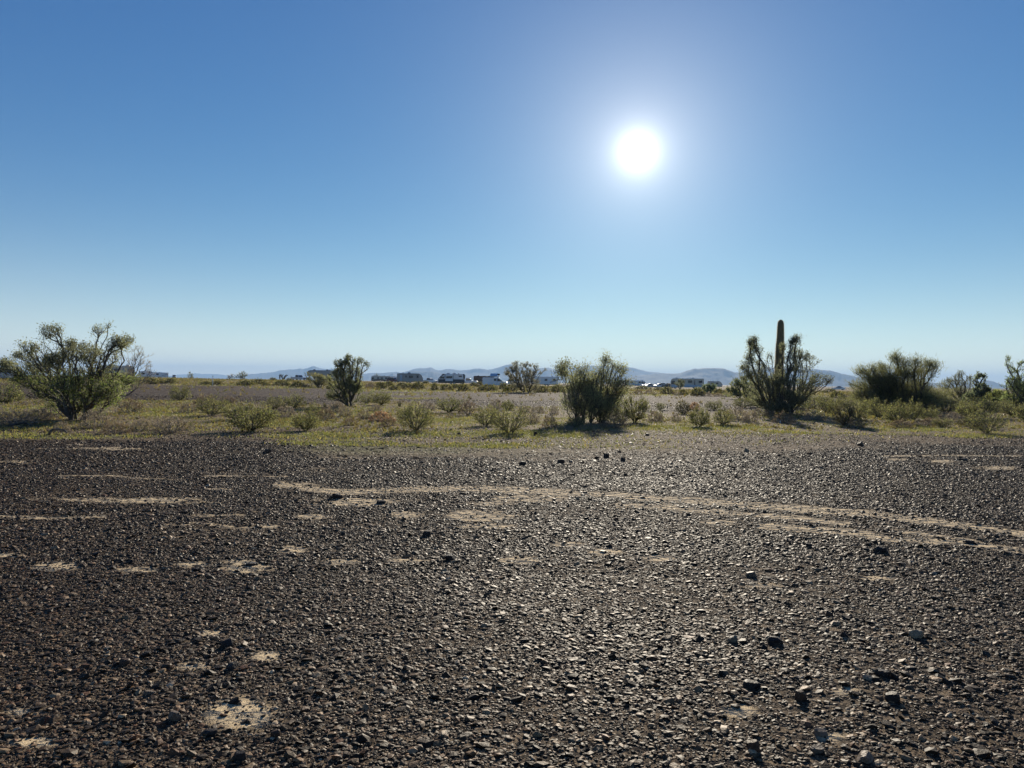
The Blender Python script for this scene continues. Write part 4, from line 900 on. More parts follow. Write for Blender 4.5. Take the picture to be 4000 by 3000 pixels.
# ------------------------------------------------------------------ cactus
def saguaro():
    g = ground(3042, 1611); D = g[1]; mpp = D/F
    H = (1611-1246)*mpp
    prof = [(1611, .82), (1560, .92), (1500, 1.0), (1440, 1.0), (1400, .97), (1360, .96), (1340, .90), (1310, .80), (1290, .77), (1275, .74), (1262, .68), (1254, .55), (1249, .34), (1246, .04)]
    zs = np.array([max(0, 1611-p[0])*mpp for p in prof]); rr_ = np.array([p[1] for p in prof])*16.2*mpp
    Z = np.concatenate([np.linspace(0, zs[-4], 90), np.linspace(zs[-4], H, 14)[1:]])
    Rr = np.interp(Z, zs, rr_); n = 17*8
    a = np.linspace(0, 2*math.pi, n, endpoint=False)
    V = []
    for z, q in zip(Z, Rr):
        k = 1-.24*(.5-.5*np.cos(17*a))**.7*min(1, q/(8*mpp)) + .03*noise2(a*3, np.full(n, z*2.2), 4, 3, 1)
        cx = np.interp(z, [0, H*.5, H*.8, H], [0, -.5*mpp, 3*mpp, 3.5*mpp]) - .5*mpp
        V.append(np.stack([cx+np.cos(a)*q*k, np.sin(a)*q*k, np.full(n, z)], -1))
    V = np.concatenate(V); m = len(Z)
    i, j = np.meshgrid(np.arange(m-1), np.arange(n), indexing='ij')
    Fq = np.stack([i*n+j, i*n+(j+1) % n, (i+1)*n+(j+1) % n, (i+1)*n+j], -1).reshape(-1, 4)
    mt, N, L = newmat('cactus_skin')
    out = N.new('ShaderNodeOutputMaterial'); b = N.new('ShaderNodeBsdfPrincipled'); L.new(b.outputs[0], out.inputs[0]); b.inputs['Roughness'].default_value = .7
    tc = N.new('ShaderNodeTexCoord'); nz = N.new('ShaderNodeTexNoise'); nz.inputs['Scale'].default_value = 5; nz.inputs['Detail'].default_value = 6; L.new(tc.outputs['Object'], nz.inputs['Vector'])
    cr = N.new('ShaderNodeValToRGB'); cr.color_ramp.elements[0].position = .3; cr.color_ramp.elements[1].position = .75
    cr.color_ramp.elements[0].color = (.17, .145, .065, 1); cr.color_ramp.elements[1].color = (.33, .25, .14, 1)
    L.new(nz.outputs[0], cr.inputs[0]); L.new(cr.outputs[0], b.inputs['Base Color'])
    root = empty('saguaro_cactus', tuple(g-np.array([0, 0, .03])), 'tall single-stemmed ribbed cactus rising out of an open tree', 'cactus')
    link('stem', setmesh('stem', V, Fq, mt, smooth=True), root)
    # spines: rows of short straw-coloured needles along the ribs
    r = rs(8); P, Dn = [], []
    for q in range(17):
        aa = 2*math.pi*q/17
        for z in np.arange(.1, H-.05, .045):
            q_ = np.interp(z, Z, Rr); cx = np.interp(z, [0, H*.5, H*.8, H], [0, -.5*mpp, 3*mpp, 3.5*mpp])-.5*mpp
            for _ in range(5):
                P.append((cx+math.cos(aa)*q_*.99, math.sin(aa)*q_*.99, z)); Dn.append((math.cos(aa)+r.normal(0, .5), math.sin(aa)+r.normal(0, .5), r.normal(0, .6)))
    V, Fc = leaf_mesh(np.array(P), np.array(Dn), np.full(len(P), .055), np.full(len(P), .008), r)
    link('spines', setmesh('spines', V, Fc, M_grey, np.tile(np.array([(.45, .38, .25)]), (len(V), 1))), root)
saguaro()

# ------------------------------------------------------------------ shrub kinds (unit size: 1 m wide, height h) built once, then copied
def creosote_kind(seed, h=.75, nleaf=2600, pal=CREO, stems=16):
    """vase of thin stems from one foot, small leaves toward the ends"""
    r = rs(seed); n = 300
    a = r.uniform(0, 6.28, n); q = np.sqrt(r.uniform(0, 1, n))
    rad = .10+.36*q*(1+.35*noise2(a*1.3, a*0, seed, 2, 1.0)); z = h*(.45+.55*np.sqrt(np.clip(1-(q*.95)**2, 0, 1)))*(1+.13*np.sin(a*2+seed*2))*r.uniform(.5, 1.0, n)*(1+.25*noise2(a*1.6+seed, q*3, seed, 2, 1.2))
    T = np.stack([rad*np.cos(a), rad*np.sin(a), z], -1)
    low = r.uniform(0, 1, n) < .38; T[low, 2] *= r.uniform(.35, .8, low.sum()); T[low, :2] *= r.uniform(.8, 1.12, (low.sum(), 1))
    S = grow(T, np.array([(r.normal(0, .03), r.normal(0, .03), 0) for _ in range(stems)]), .9, .05, r, .06, .1)
    return S, nleaf, pal, r
def dome_kind(seed, h=.48, n=330):
    """low dense dome of fine stiff twigs"""
    r = rs(seed)
    a = r.uniform(0, 6.28, n); el = np.arcsin(r.uniform(.03, 1, n))
    k = r.uniform(.72, 1.0, n)*(1+.12*np.sin(a*3+seed)*np.cos(el*2))
    T = np.stack([.5*k*np.cos(el)*np.cos(a), .5*k*np.cos(el)*np.sin(a), h*k*np.sin(el)+.01], -1)
    S = grow(T, np.array([(r.normal(0, .04), r.normal(0, .04), 0) for _ in range(10)]), .7, .06, r, .06, .05)
    return S, r
KIND = {}
def proto(key, S, r, nleaf, leaf, pal, mat, bark, rtip, parts, upw=.4, thin=6, spread=.022, along=.8, expo=.42, jit=.45):
    V, Fc = wood(S, rtip, expo, .03)
    a = setmesh(parts[0], V, Fc, bark)
    V, Fc, cl = leaves(S, nleaf, leaf[0], leaf[1], r, spread, pal, upw, thin, along, jit=jit, gap=4.5)
    KIND.setdefault(key, []).append((a, setmesh(parts[1], V, Fc, mat, cl), parts))
for q in range(7):
    S, nl, pal, r = creosote_kind(100+q, .66+.04*q, stems=6+3*(q % 4))
    proto('creosote', S, r, (5200, 7600, 6200)[q % 3], (.038, .014), CREO, M_leaf, M_bark, .0022, ('stems', 'foliage'))
for q in range(2):
    S, nl, pal, r = creosote_kind(140+q, .8)
    proto('dark', S, r, 5200, (.042, .016), [(.06, .055, .03), (.09, .08, .04), (.05, .04, .028), (.08, .065, .045)], M_leaf, M_bark, .0028, ('stems', 'foliage'))
for q in range(3):
    S, r = dome_kind(200+q, .50)
    proto('grey', S, r, 3600, (.060, .008), GREYC, M_grey, M_twig, .0020, ('stems', 'foliage'), upw=.25, spread=.01)
for q in range(2):
    S, r = dome_kind(220+q, .50, 260)
    proto('brown', S, r, 3000, (.060, .010), BROWN+GREYC[:1], M_grey, M_twig, .0022, ('stems', 'foliage'), upw=.3, spread=.012)
S, r = dome_kind(240, .5, 240)
proto('rust', S, r, 2600, (.07, .026), DRYC+[(.42, .29, .2)], M_grey, M_twig, .0025, ('stems', 'foliage'), upw=.9, spread=.01)
for q in range(2):
    S, r = dome_kind(250+q, .55, 240)
    proto('farg', S, r, 1300, (.10, .035), [(.10, .095, .035), (.075, .07, .032), (.13, .115, .045), (.10, .075, .045)], M_leaf, M_bark, .004, ('stems', 'foliage'), upw=.4, spread=.02)
SN = {'creosote': ('creosote_bush', 'bush'), 'dark': ('desert_bush', 'bush'), 'grey': ('bursage_shrub', 'shrub'), 'brown': ('bursage_shrub', 'shrub'), 'rust': ('buckwheat_shrub', 'shrub'), 'farg': ('desert_bush', 'bush')}
GN = {'creosote': 'yellow-green bushes among the trees', 'dark': 'dark bushes among the trees', 'grey': 'low grey shrubs', 'brown': 'low brown shrubs', 'rust': 'dry rust-coloured shrubs', 'farg': 'bushes beside the parked vehicles'}
H0 = {'creosote': .78, 'dark': .8, 'grey': .5, 'brown': .5, 'rust': .5, 'farg': .55}
ri = rs(77); cnt_k = {}
def shrub(kind, px, py, wpx, hpx, label):
    g = ground(px, py); D = g[1]; mpp = D/F
    i = cnt_k.get(kind, 0); cnt_k[kind] = i+1
    a, b_, parts = KIND[kind][i % len(KIND[kind])]
    w_ = wpx*mpp*1.06; h_ = hpx*mpp/H0[kind]*1.06
    root = empty(SN[kind][0], (g[0], g[1], g[2]-.015), label, SN[kind][1], GN[kind], ri.uniform(0, 6.28))
    root.rotation_euler = (ri.normal(0, .05), ri.normal(0, .05), root.rotation_euler[2])
    root.scale = (w_, w_*ri.uniform(.9, 1.1), h_)
    link(parts[0], a, root); link(parts[1], b_, root)
for row in SHRUBS: shrub(*row)
# ------------------------------------------------------------------ vehicles
P_white = simple('paint_white', (.84, .83, .80), .35, spec=.5, noise=.05, scale=1.2, coat=.3)
P_cream = simple('paint_cream', (.62, .55, .43), .4, noise=.06, scale=1.2, coat=.2)
P_silver = simple('paint_silver', (.42, .43, .45), .3, metal=.4, noise=.05, coat=.4)
P_blue = simple('paint_pale_blue', (.42, .52, .60), .4, noise=.06, coat=.3)
P_dark = simple('paint_charcoal', (.045, .045, .05), .4, noise=.1, coat=.2)
P_grey = simple('paint_warm_grey', (.36, .35, .32), .45, noise=.06, scale=1.2, coat=.2)
P_red = simple('paint_dark_red', (.13, .022, .018), .35, noise=.1, coat=.4)
P_brown = simple('paint_brown', (.14, .075, .045), .5, noise=.1)
P_glass = simple('dark_glass', (.015, .018, .022), .08, spec=.8, noise=.05)
P_tyre = simple('tyre_rubber', (.02, .02, .02), .85, noise=.1)
P_rim = simple('wheel_rim', (.45, .45, .45), .35, metal=.8, noise=.05)
P_trim = simple('black_trim', (.03, .03, .032), .6, noise=.1)
P_lamp = simple('headlight_lens', (.7, .7, .68), .15, noise=.02)
P_tail = simple('tail_light_lens', (.35, .02, .015), .2, noise=.02)
P_solar = simple('solar_cells', (.02, .03, .07), .15, spec=.8, noise=.1)
class MB:
    def __init__(s): s.V = []; s.F = {}; s.n = 0
    def add(s, V, faces):
        for f in faces: s.F.setdefault(len(f), []).append([i+s.n for i in f])
        s.V += [tuple(v) for v in V]; s.n += len(V); return s
    def box(s, x0, x1, y0, y1, z0, z1, b=.02):
        V = []
        for z, k in ((z0, b), (z0+b, 0), (z1-b, 0), (z1, b)):
            V += [(x0+k, y0+k, z), (x1-k, y0+k, z), (x1-k, y1-k, z), (x0+k, y1-k, z)]
        Fc = [(3, 2, 1, 0), (12, 13, 14, 15)]
        for q in range(3):
            for i in range(4): Fc.append((q*4+i, q*4+(i+1) % 4, q*4+4+(i+1) % 4, q*4+4+i))
        return s.add(V, Fc)
    def prism(s, prof, w, b=.05, y=0.):
        """closed profile in x,z drawn out to width w, edges eased by b"""
        pr = np.array(prof, float); c = pr.mean(0); n = len(pr)
        ar = np.sum(pr[:, 0]*np.roll(pr[:, 1], -1)-np.roll(pr[:, 0], -1)*pr[:, 1])
        if ar < 0: pr = pr[::-1]
        ext = (pr.max(0)-pr.min(0)); sm = c+(pr-c)*(1-2*b/np.maximum(ext, .1))
        V = [(p[0], y-w/2, p[1]) for p in sm]+[(p[0], y-w/2+b, p[1]) for p in pr]+[(p[0], y+w/2-b, p[1]) for p in pr]+[(p[0], y+w/2, p[1]) for p in sm]
        Fc = [tuple(range(n)), tuple(range(4*n-1, 3*n-1, -1))]
        for q in range(3):
            for i in range(n): Fc.append((q*n+i, q*n+n+i, q*n+n+(i+1) % n, q*n+(i+1) % n))
        return s.add(V, Fc)
    def cyl(s, cx, cy, cz, r, w, n=16, axis='y', r2=None):
        V = []
        for k, rr in ((0, r), (1, r if r2 is None else r2)):
            for i in range(n):
                a = 2*math.pi*i/n; d = w*(k-.5)
                V.append({'y': (cx+rr*math.cos(a), cy+d, cz+rr*math.sin(a)), 'z': (cx+rr*math.cos(a), cy+rr*math.sin(a), cz+d), 'x': (cx+d, cy+rr*math.cos(a), cz+rr*math.sin(a))}[axis])
        Fc = [tuple(range(n)), tuple(range(2*n-1, n-1, -1))]+[(i, n+i, n+(i+1) % n, (i+1) % n) for i in range(n)]
        return s.add(V, Fc)
    def build(s, name, mat, parent=None, smooth=False):
        me = setmesh(name, np.array(s.V), [np.array(v) for v in s.F.values()], mat)
        import bmesh
        bm = bmesh.new(); bm.from_mesh(me); bmesh.ops.recalc_face_normals(bm, faces=bm.faces); bm.to_mesh(me); bm.free()
        return link(name, me, parent)
def wheels(root, xs, w, r=.38, sides=(-1, 1), t=.24):
    for x in xs:
        for s in sides:
            o = MB().cyl(0, 0, 0, r, t, 18).build('wheel', P_tyre, root); o.location = (x, s*(w/2-t*.55), r)
            q = MB().cyl(0, s*.02, 0, r*.6, t, 14, r2=r*.6).build('rim', P_rim, o)
def win(root, x0, x1, z0, z1, w, frame=True, y=None, name='window', mat=None):
    for s in ((-1, 1) if y is None else (y,)):
        o = MB().box(x0, x1, s*w/2-.015, s*w/2+.022, z0, z1, .02).build(name, P_trim if frame else (mat or P_glass), root)
        if frame: MB().box(x0+.05, x1-.05, s*w/2+(0 if s > 0 else -.03), s*w/2+(.03 if s > 0 else 0), z0+.05, z1-.05, .01).build('pane', mat or P_glass, o)
def vroot(name, px, D, label, cat, rz=0., group=None, dz=0.):
    g = at_dist(px, D)
    face = -math.atan2(g[0], g[1])
    return empty(name, (g[0], g[1], g[2]+dz), label, cat, group, face+R(rz))
def trailer(px, D, L, H, label, body=P_white, w=2.4, nose='curved', flip=False, wins=(), door=None, skirt=None, ac=(0,), stripe=None, axle=(-.5, .4), name='travel_trailer', extras=None, roofmat=None, mast=None, rz=0):
    """caravan: nose towards +x"""
    root = vroot(name, px, D, label, 'trailer', (180 if flip else 0)+rz, 'travel trailers and motorhomes parked across the flat')
    z0 = .55; h = L/2
    if nose == 'curved': prof = [(-h, z0), (h-.3, z0), (h, z0+.35), (h-.02, z0+1.0), (h-.35, H-.75), (h-.8, H-.2), (h-1.3, H), (-h+.12, H), (-h, H-.15)]
    elif nose == 'fifth': prof = [(-h, z0), (h-2.6, z0), (h-2.5, z0+1.0), (h-.3, z0+1.15), (h, z0+1.6), (h-.15, H-.8), (h-.7, H-.2), (h-1.4, H), (-h+.12, H), (-h, H-.15)]
    elif nose == 'slant': prof = [(-h, z0), (h-.1, z0), (h, z0+.7), (h-.45, z0+1.35), (h-1.3, H-.12), (h-2.0, H), (-h+.5, H), (-h+.1, H-.05), (-h-.15, H-.3), (-h, z0+1.2)]
    else: prof = [(-h, z0), (h, z0), (h, H-.2), (h-.12, H), (-h+.12, H), (-h, H-.15)]
    MB().prism(prof, w, .05).build('body', body, root)
    MB().box(-h+.08, h-(1.25 if nose != 'box' else .15), -w/2+.1, w/2-.1, H-.01, H+.05, .01).build('roof', roofmat or P_white, root)
    if skirt: MB().box(-h-.02, h-.25, -w/2-.02, w/2+.02, .5, .5+skirt, .02).build('skirt', P_dark, root)
    for a in ac:
        MB().prism([(a-.45, H+.04), (a+.45, H+.04), (a+.35, H+.34), (a-.3, H+.36)], .7, .05).build('air_conditioner', P_white if body is not P_grey else P_dark, root)
    MB().cyl(-h*.55, .3, H+.12, .18, .16, 12, 'z').build('roof_vent', P_trim, root)
    for x0, x1, za, zb in wins: win(root, x0, x1, za, zb, w)
    if door:
        for s in (-1,):
            o = MB().box(door, door+.72, s*w/2-.02, s*w/2+.02 if s > 0 else s*w/2+.01, .75, 2.65, .02); o = o.build('door', P_cream if body is P_white else P_blue, root)
            MB().box(door+.08, door+.14, -w/2-.05, -w/2-.01, 1.5, 1.62, .01).build('handle', P_trim, o)
    if stripe:
        for s in (-1, 1):
            m = MB()
            for q in range(2):
                zz = stripe[2]+q*.28
                y0, y1 = (s*w/2-.004*s, s*w/2+.008*s)
                V = [(stripe[0], y, z) for y in (y0, y1) for z in (zz, zz+.10)]+[(stripe[1], y, z) for y in (y0, y1) for z in (zz+stripe[3], zz+stripe[3]+.14)]
                m.add(V, [(0, 1, 3, 2), (4, 6, 7, 5), (0, 4, 5, 1), (2, 3, 7, 6), (1, 5, 7, 3), (0, 2, 6, 4)])
            m.build('stripe', P_dark, root)
    MB().box(-h+.2, h-(2.7 if nose == 'fifth' else .4), -w/2+.25, w/2-.25, .42, .56, .02).build('chassis', P_trim, root)
    if nose != 'fifth':
        MB().prism([(h-.4, .5), (h+.9, .5), (h+.9, .42), (h-.4, .42)], .5, .02).build('hitch', P_trim, root)
        MB().cyl(h+.6, 0, .27, .035, .5, 8, 'z').build('jack', P_rim, root)
    else: MB().cyl(h-1.1, 0, .85, .06, 1.65, 8, 'z').build('jack', P_trim, root)
    wheels(root, [a-.4 for a in axle], w, .36)
    if mast: MB().cyl(mast[0], .4, H+mast[1]/2, .05, mast[1], 8, 'z').build('antenna_mast', P_trim, root)
    if extras: extras(root, w, H, h)
    return root
def motorhome(px, D, L, H, label, body=P_white, flip=False, lower=None, wins=(), round_nose=.5, awn=True, rz=0):
    root = vroot('motorhome', px, D, label, 'motorhome', (180 if flip else 0)+rz, 'travel trailers and motorhomes parked across the flat')
    h = L/2; z0 = .4; w = 2.5
    MB().prism([(-h, z0+.2), (-h+.3, z0), (h-.3, z0), (h, z0+.3), (h+.02, z0+.9), (h-round_nose*.25, H-.7), (h-round_nose*.6, H-.2), (h-round_nose-.2, H), (-h+.15, H), (-h, H-.2)], w, .06).build('body', body, root)
    if lower:
        for s in (-1, 1): MB().prism([(-h+.1, z0+.05), (h-.4, z0+.05), (h-.4, z0+.75), (h*.2, z0+1.05), (-h+.1, z0+.7)], .03, .008, s*(w/2+.012)).build('lower_panel', lower, root)
    # windscreen wraps the nose
    MB().prism([(h-.02, z0+1.1), (h+.035, z0+1.1), (h-round_nose*.22+.03, H-.75), (h-round_nose*.22-.12, H-.75)], w-.3, .01).build('windscreen', P_glass, root)
    win(root, h-1.5, h-.35, z0+1.05, H-.85, w, name='cab_window')
    for x0, x1, za, zb in wins: win(root, x0, x1, za, zb, w)
    o = MB().box(h-2.6, h-1.95, -w/2-.03, -w/2+.01, .5, 2.5, .02).build('door', body, root); MB().box(h-2.5, h-2.44, -w/2-.06, -w/2-.02, 1.35, 1.5, .01).build('handle', P_trim, o)
    for a in (h*.62, -h*.35): MB().prism([(a-.45, H), (a+.45, H), (a+.3, H+.28), (a-.35, H+.3)], .7, .05).build('air_conditioner', P_white, root)
    for a in (h*.25, -h*.05): MB().cyl(a, .3, H+.10, .22, .2, 12, 'z', r2=.12).build('roof_vent', P_white, root)
    if awn: MB().cyl(-h*.05, -w/2-.07, H-.25, .07, L*.5, 10, 'x').build('awning_roll', P_white, root)
    for s in (-1, 1): MB().box(h-.02, h+.05, s*.95-.2, s*.95+.2, .75, .95, .02).build('headlight', P_lamp, root)
    MB().box(h-.1, h+.14, -w/2+.05, w/2-.05, .42, .66, .03).build('bumper', body, root)
    wheels(root, (h-1.6, -h*.42), w, .47, t=.3)
    return root
def car(px, D, label, kind='sedan', paint=P_white, rz=0., name=None, bed=False, dz=0., group='cars and pickups parked among the trailers'):
    """nose towards +x"""
    nm = {'sedan': 'parked_car', 'suv': 'parked_suv', 'pickup': 'pickup_truck', 'van': 'cargo_van', 'utility': 'utility_truck'}[kind]
    root = vroot(nm, px, D, label, {'sedan': 'car', 'suv': 'car', 'pickup': 'pickup', 'van': 'van', 'utility': 'truck'}[kind], rz, group)
    if kind == 'sedan':
        L, w, H, r = 4.6, 1.8, 1.45, .32; xf, xr = 1.42, -1.38
        low = [(-2.3, .35), (-2.2, .25), (2.2, .25), (2.3, .4), (2.28, .62), (1.9, .78), (1.05, .88), (-1.75, .95), (-2.25, .9)]
        cab = [(-1.75, .93), (1.0, .87), (.25, 1.38), (-.2, 1.45), (-.9, 1.43)]; glass = [(-1.45, .96), (.78, .92), (.18, 1.33), (-.2, 1.38), (-.85, 1.36)]
    elif kind == 'suv':
        L, w, H, r = 4.8, 1.9, 1.8, .38; xf, xr = 1.45, -1.45
        low = [(-2.35, .45), (-2.25, .35), (2.25, .35), (2.35, .5), (2.33, .85), (2.0, 1.0), (1.15, 1.08), (-2.3, 1.1)]
        cab = [(-2.28, 1.08), (1.1, 1.07), (.45, 1.72), (.0, 1.8), (-1.95, 1.78)]; glass = [(-2.0, 1.14), (.88, 1.12), (.36, 1.66), (0, 1.71), (-1.8, 1.70)]
    elif kind == 'pickup':
        L, w, H, r = 5.8, 2.0, 1.9, .40; xf, xr = 1.85, -1.8
        low = [(-2.9, .6), (-2.85, .45), (2.75, .4), (2.9, .6), (2.88, 1.0), (2.6, 1.12), (1.35, 1.2), (-.75, 1.2), (-.78, 1.15), (-2.88, 1.15)]
        cab = [(-.78, 1.18), (1.3, 1.18), (.7, 1.8), (.3, 1.9), (-.62, 1.88)]; glass = [(-.62, 1.24), (1.06, 1.24), (.6, 1.74), (.3, 1.82), (-.5, 1.80)]
    elif kind == 'utility':
        L, w, H, r = 5.6, 2.0, 1.95, .40; xf, xr = 1.8, -1.7
        low = [(-.75, .55), (2.7, .4), (2.8, .6), (2.78, 1.0), (2.5, 1.12), (1.3, 1.2), (-.75, 1.2)]
        cab = [(-.75, 1.18), (1.28, 1.18), (.7, 1.8), (.3, 1.9), (-.7, 1.88)]; glass = [(-.5, 1.24), (1.04, 1.24), (.6, 1.74), (.3, 1.82), (-.5, 1.80)]
    else:
        L, w, H, r = 5.7, 2.0, 2.08, .37; xf, xr = 1.78, -1.72
        low = [(-2.85, .5), (-2.8, .32), (2.65, .32), (2.85, .5), (2.82, .95), (2.6, 1.1), (1.75, 1.25), (.9, 2.0), (.5, 2.08), (-2.6, 2.08), (-2.78, 1.95)]
        cab = None; glass = None
    MB().prism(low, w, .06).build('body', paint, root)
    if cab:
        MB().prism(cab, w-.24, .07).build('roof', paint, root)
        g = np.array(glass); xs = g[:, 0]
        for s in (-1, 1): MB().prism(glass, .02, .004, s*((w-.24)/2+.004)).build('window', P_glass, root)
        a, b_ = (cab[1], cab[2]); u = lambda t: (a[0]+(b_[0]-a[0])*t+.012, a[1]+(b_[1]-a[1])*t+.006)
        p, q = u(.08), u(.92); MB().prism([p, q, (q[0]-.02, q[1]-.02), (p[0]-.02, p[1]-.02)], w-.42, .002).build('windscreen', P_glass, root)
    else:
        MB().prism([(1.80, 1.26), (1.72, 1.22), (.93, 1.93), (.98, 1.97)], w-.3, .004).build('windscreen', P_glass, root)
        for s in (-1, 1):
            MB().prism([(.55, 1.22), (1.5, 1.22), (.88, 1.82), (.55, 1.84)], .02, .004, s*(w/2+.004)).build('window', P_glass, root)
            win(root, -.2, .35, 1.3, 1.8, w, y=s)
            MB().box(.42, .445, s*w/2-.01, s*w/2+.008, .5, 1.95, .002).build('door_seam', P_trim, root)
            MB().box(.5, .66, s*w/2-.01, s*w/2+.03, 1.02, 1.08, .006).build('handle', P_trim, root)
            MB().box(1.35, 1.5, s*(w/2+.12)-.1, s*(w/2+.12)+.1, 1.2, 1.45, .03).build('mirror', P_trim, root)
    if kind == 'pickup':
        MB().box(-2.8, -.85, -.82, .82, 1.13, 1.17, .005).build('bed', P_trim, root)
    if kind == 'utility':
        MB().box(-2.75, -.8, -1.05, 1.05, .65, 1.75, .04).build('storage_box', paint, root)
        for x in (-2.45, -1.6): MB().box(x, x+.7, -1.075, -1.045, .85, 1.6, .005).build('locker_door', P_white, root)
    nose = max(p[0] for p in low)
    for s in (-1, 1):
        MB().box(nose-.12, nose+.02, s*(w/2-.28)-.16, s*(w/2-.28)+.16, .68, .86, .02).build('headlight', P_lamp, root)
        MB().box(-L/2-.02, -L/2+.1, s*(w/2-.12)-.07, s*(w/2-.12)+.07, .75, 1.0, .02).build('tail_light', P_tail, root)
    MB().box(nose-.1, nose+.05, -w/2+.5, w/2-.5, .62, .88, .02).build('grille', P_trim, root)
    MB().box(nose-.1, nose+.1, -w/2+.04, w/2-.04, .36, .56, .03).build('bumper', P_trim if kind in ('van', 'suv') else P_silver, root)
    wheels(root, (xf, xr), w, r)
    return root

# from the left of the photo to the right
car(8, 100, 'grey rounded car half hidden at the frame edge behind dark scrub', 'suv', P_silver, 15)
motorhome(455, 190, 8.5, 3.3, 'cream and brown motorhome seen through the limbs of the large tree', P_cream, False, P_brown, [(-2.6, -1.4, 1.7, 2.4), (-.6, .6, 1.7, 2.4)])
trailer(572, 330, 6.5, 3.0, 'pinkish white trailer showing faintly through the wispy grey tree', P_white, wins=[(-1.8, -.8, 1.6, 2.3)], nose='curved')
trailer(629, 380, 7.0, 2.9, 'white trailer with a slanted stripe and one dark window on the skyline', P_white, nose='box', wins=[(-2.4, -1.2, 1.6, 2.4)], stripe=(0.2, 3.3, .9, 1.0), ac=(-.8,))
car(680, 380, 'small white and dark jeep seen end-on beside the striped trailer', 'suv', P_white, -92)
car(1166, 245, 'silver-grey pickup turned three-quarters, between the dead tree and the fifth-wheel', 'pickup', P_silver, -48)
trailer(1256, 262, 10.5, 3.85, 'large grey fifth-wheel trailer with a dark rounded nose and roof unit', P_grey, nose='fifth', flip=True, wins=[(1.4, 2.3, 2.2, 2.9), (-3.6, -2.2, 1.8, 2.7), (-.6, .4, 1.9, 2.6)], ac=(2.6, -2.0), axle=(-1.5, -.6), roofmat=P_dark,
        extras=lambda root, w, H, h: [MB().prism([(h-.17, H-.8), (h+.02, H-.85), (h-.66, H-.15), (h-1.36, H+.02), (h-1.4, H-.05)], w+.03, .02).build('nose_cap', P_dark, root)])
motorhome(1487, 395, 10.5, 3.2, 'far tan motorhome facing the forked tree, with a pale blue windscreen', P_cream, True, P_brown, [(-3.5, -2.4, 1.6, 2.4), (-1.2, 0, 1.6, 2.4), (1.0, 2.0, 1.6, 2.4)])
trailer(1541, 400, 5.5, 2.8, 'far white trailer roof glinting behind the dark red truck', P_white, nose='curved', wins=[(-.8, .6, 1.6, 2.3)])
car(1537, 255, 'dark red truck parked at the tail of the pale trailer', 'suv', P_red, -38)
trailer(1602, 225, 8.1, 3.05, 'pale beige trailer with dark edges, bright curved nose and roof unit', P_grey, nose='curved', wins=[(2.0, 2.6, 1.7, 2.5), (-1.5, -1.1, 1.8, 2.4), (-.4, .9, 1.7, 2.4)], door=-3.2, ac=(-.3,), roofmat=P_white,
        extras=lambda root, w, H, h: [MB().box(-h-.03, -h+.06, -w/2-.03, w/2+.03, .55, H-.1, .01).build('edge_trim', P_dark, root), MB().box(-h, h-1.3, -w/2-.03, -w/2+.02, H-.2, H-.06, .01).build('roof_trim', P_dark, root)])
car(1678, 250, 'white four-door pickup between the pale trailer and the dark-skirted trailer', 'pickup', P_white, -32)
def skirted(root, w, H, h):
    MB().prism([(h-.1, 1.55), (h-.42, 1.88), (h-1.3, H-.1), (h-2.0, H+.02), (h-1.9, H-.25), (h-1.25, H-.55), (h-.7, 1.85)], w+.04, .01).build('nose_panel', P_dark, root)
    MB().prism([(-h-.02, 1.6), (-h+.35, 1.6), (-h+.5, H-.02), (-h+.1, H), (-h-.18, H-.3)], w+.04, .01).build('rear_cap', P_dark, root)
    o = MB().box(-.55, 1.65, -w/2-.32, -w/2+.05, .95, H-.2, .03).build('slide_out', P_white, root)
    MB().box(-.62, -.52, -w/2-.34, -w/2+.05, .93, H-.15, .01).build('trim', P_dark, o)
    MB().box(1.62, 1.72, -w/2-.34, -w/2+.05, .93, H-.15, .01).build('trim', P_dark, o)
    MB().box(-.3, 1.4, -w/2-.35, -w/2-.3, 1.75, 2.35, .03).build('pane', P_glass, o)
trailer(1762, 200, 7.6, 2.95, 'black and white trailer with a dark skirt, slanted nose and three tinted windows', P_white, nose='slant', flip=True, skirt=1.0, ac=(.8, -.9), roofmat=P_dark, stripe=None)
for o_ in [o for o in C.objects if o.get('label', '').startswith('black and white trailer')]:
    o_.rotation_euler = (0, 0, o_.rotation_euler[2]-math.pi); o_.scale = (-1, 1, 1)
    skirted(o_, 2.4, 2.95, 3.8)
    win(o_, 1.95, 3.1, 1.65, 2.25, 2.4, y=-1); win(o_, -3.0, -2.1, 2.15, 2.55, 2.4, y=-1)
car(1829, 214, 'white pickup behind the dark-skirted trailer, its nose toward the van', 'pickup', P_white, -8)
trailer(1890, 228, 6.6, 2.75, 'flat-topped dark brown trailer behind the white van', P_brown, nose='box', ac=(), roofmat=P_dark, wins=[(-1.2, 0, 1.5, 2.1)])
v_ = car(1934, 161, 'white cargo van with roof rack and tilted solar panel', 'van', P_white, -4)
m = MB()
for x in (-1.9, -.6, .6): m.box(x-.04, x+.04, -.95, .95, 2.14, 2.18, .005); 
for y in (-.93, .93):
    m.box(-2.3, .85, y-.03, y+.03, 2.18, 2.22, .005)
    for x in (-1.9, -.6, .6): m.box(x-.03, x+.03, y-.03, y+.03, 2.06, 2.2, .003)
m.build('roof_rack', P_trim, v_)
MB().prism([(-1.1, 2.24), (.7, 2.24), (.75, 2.30), (-1.05, 2.32)], 1.5, .01).build('cargo_board', P_blue, v_)
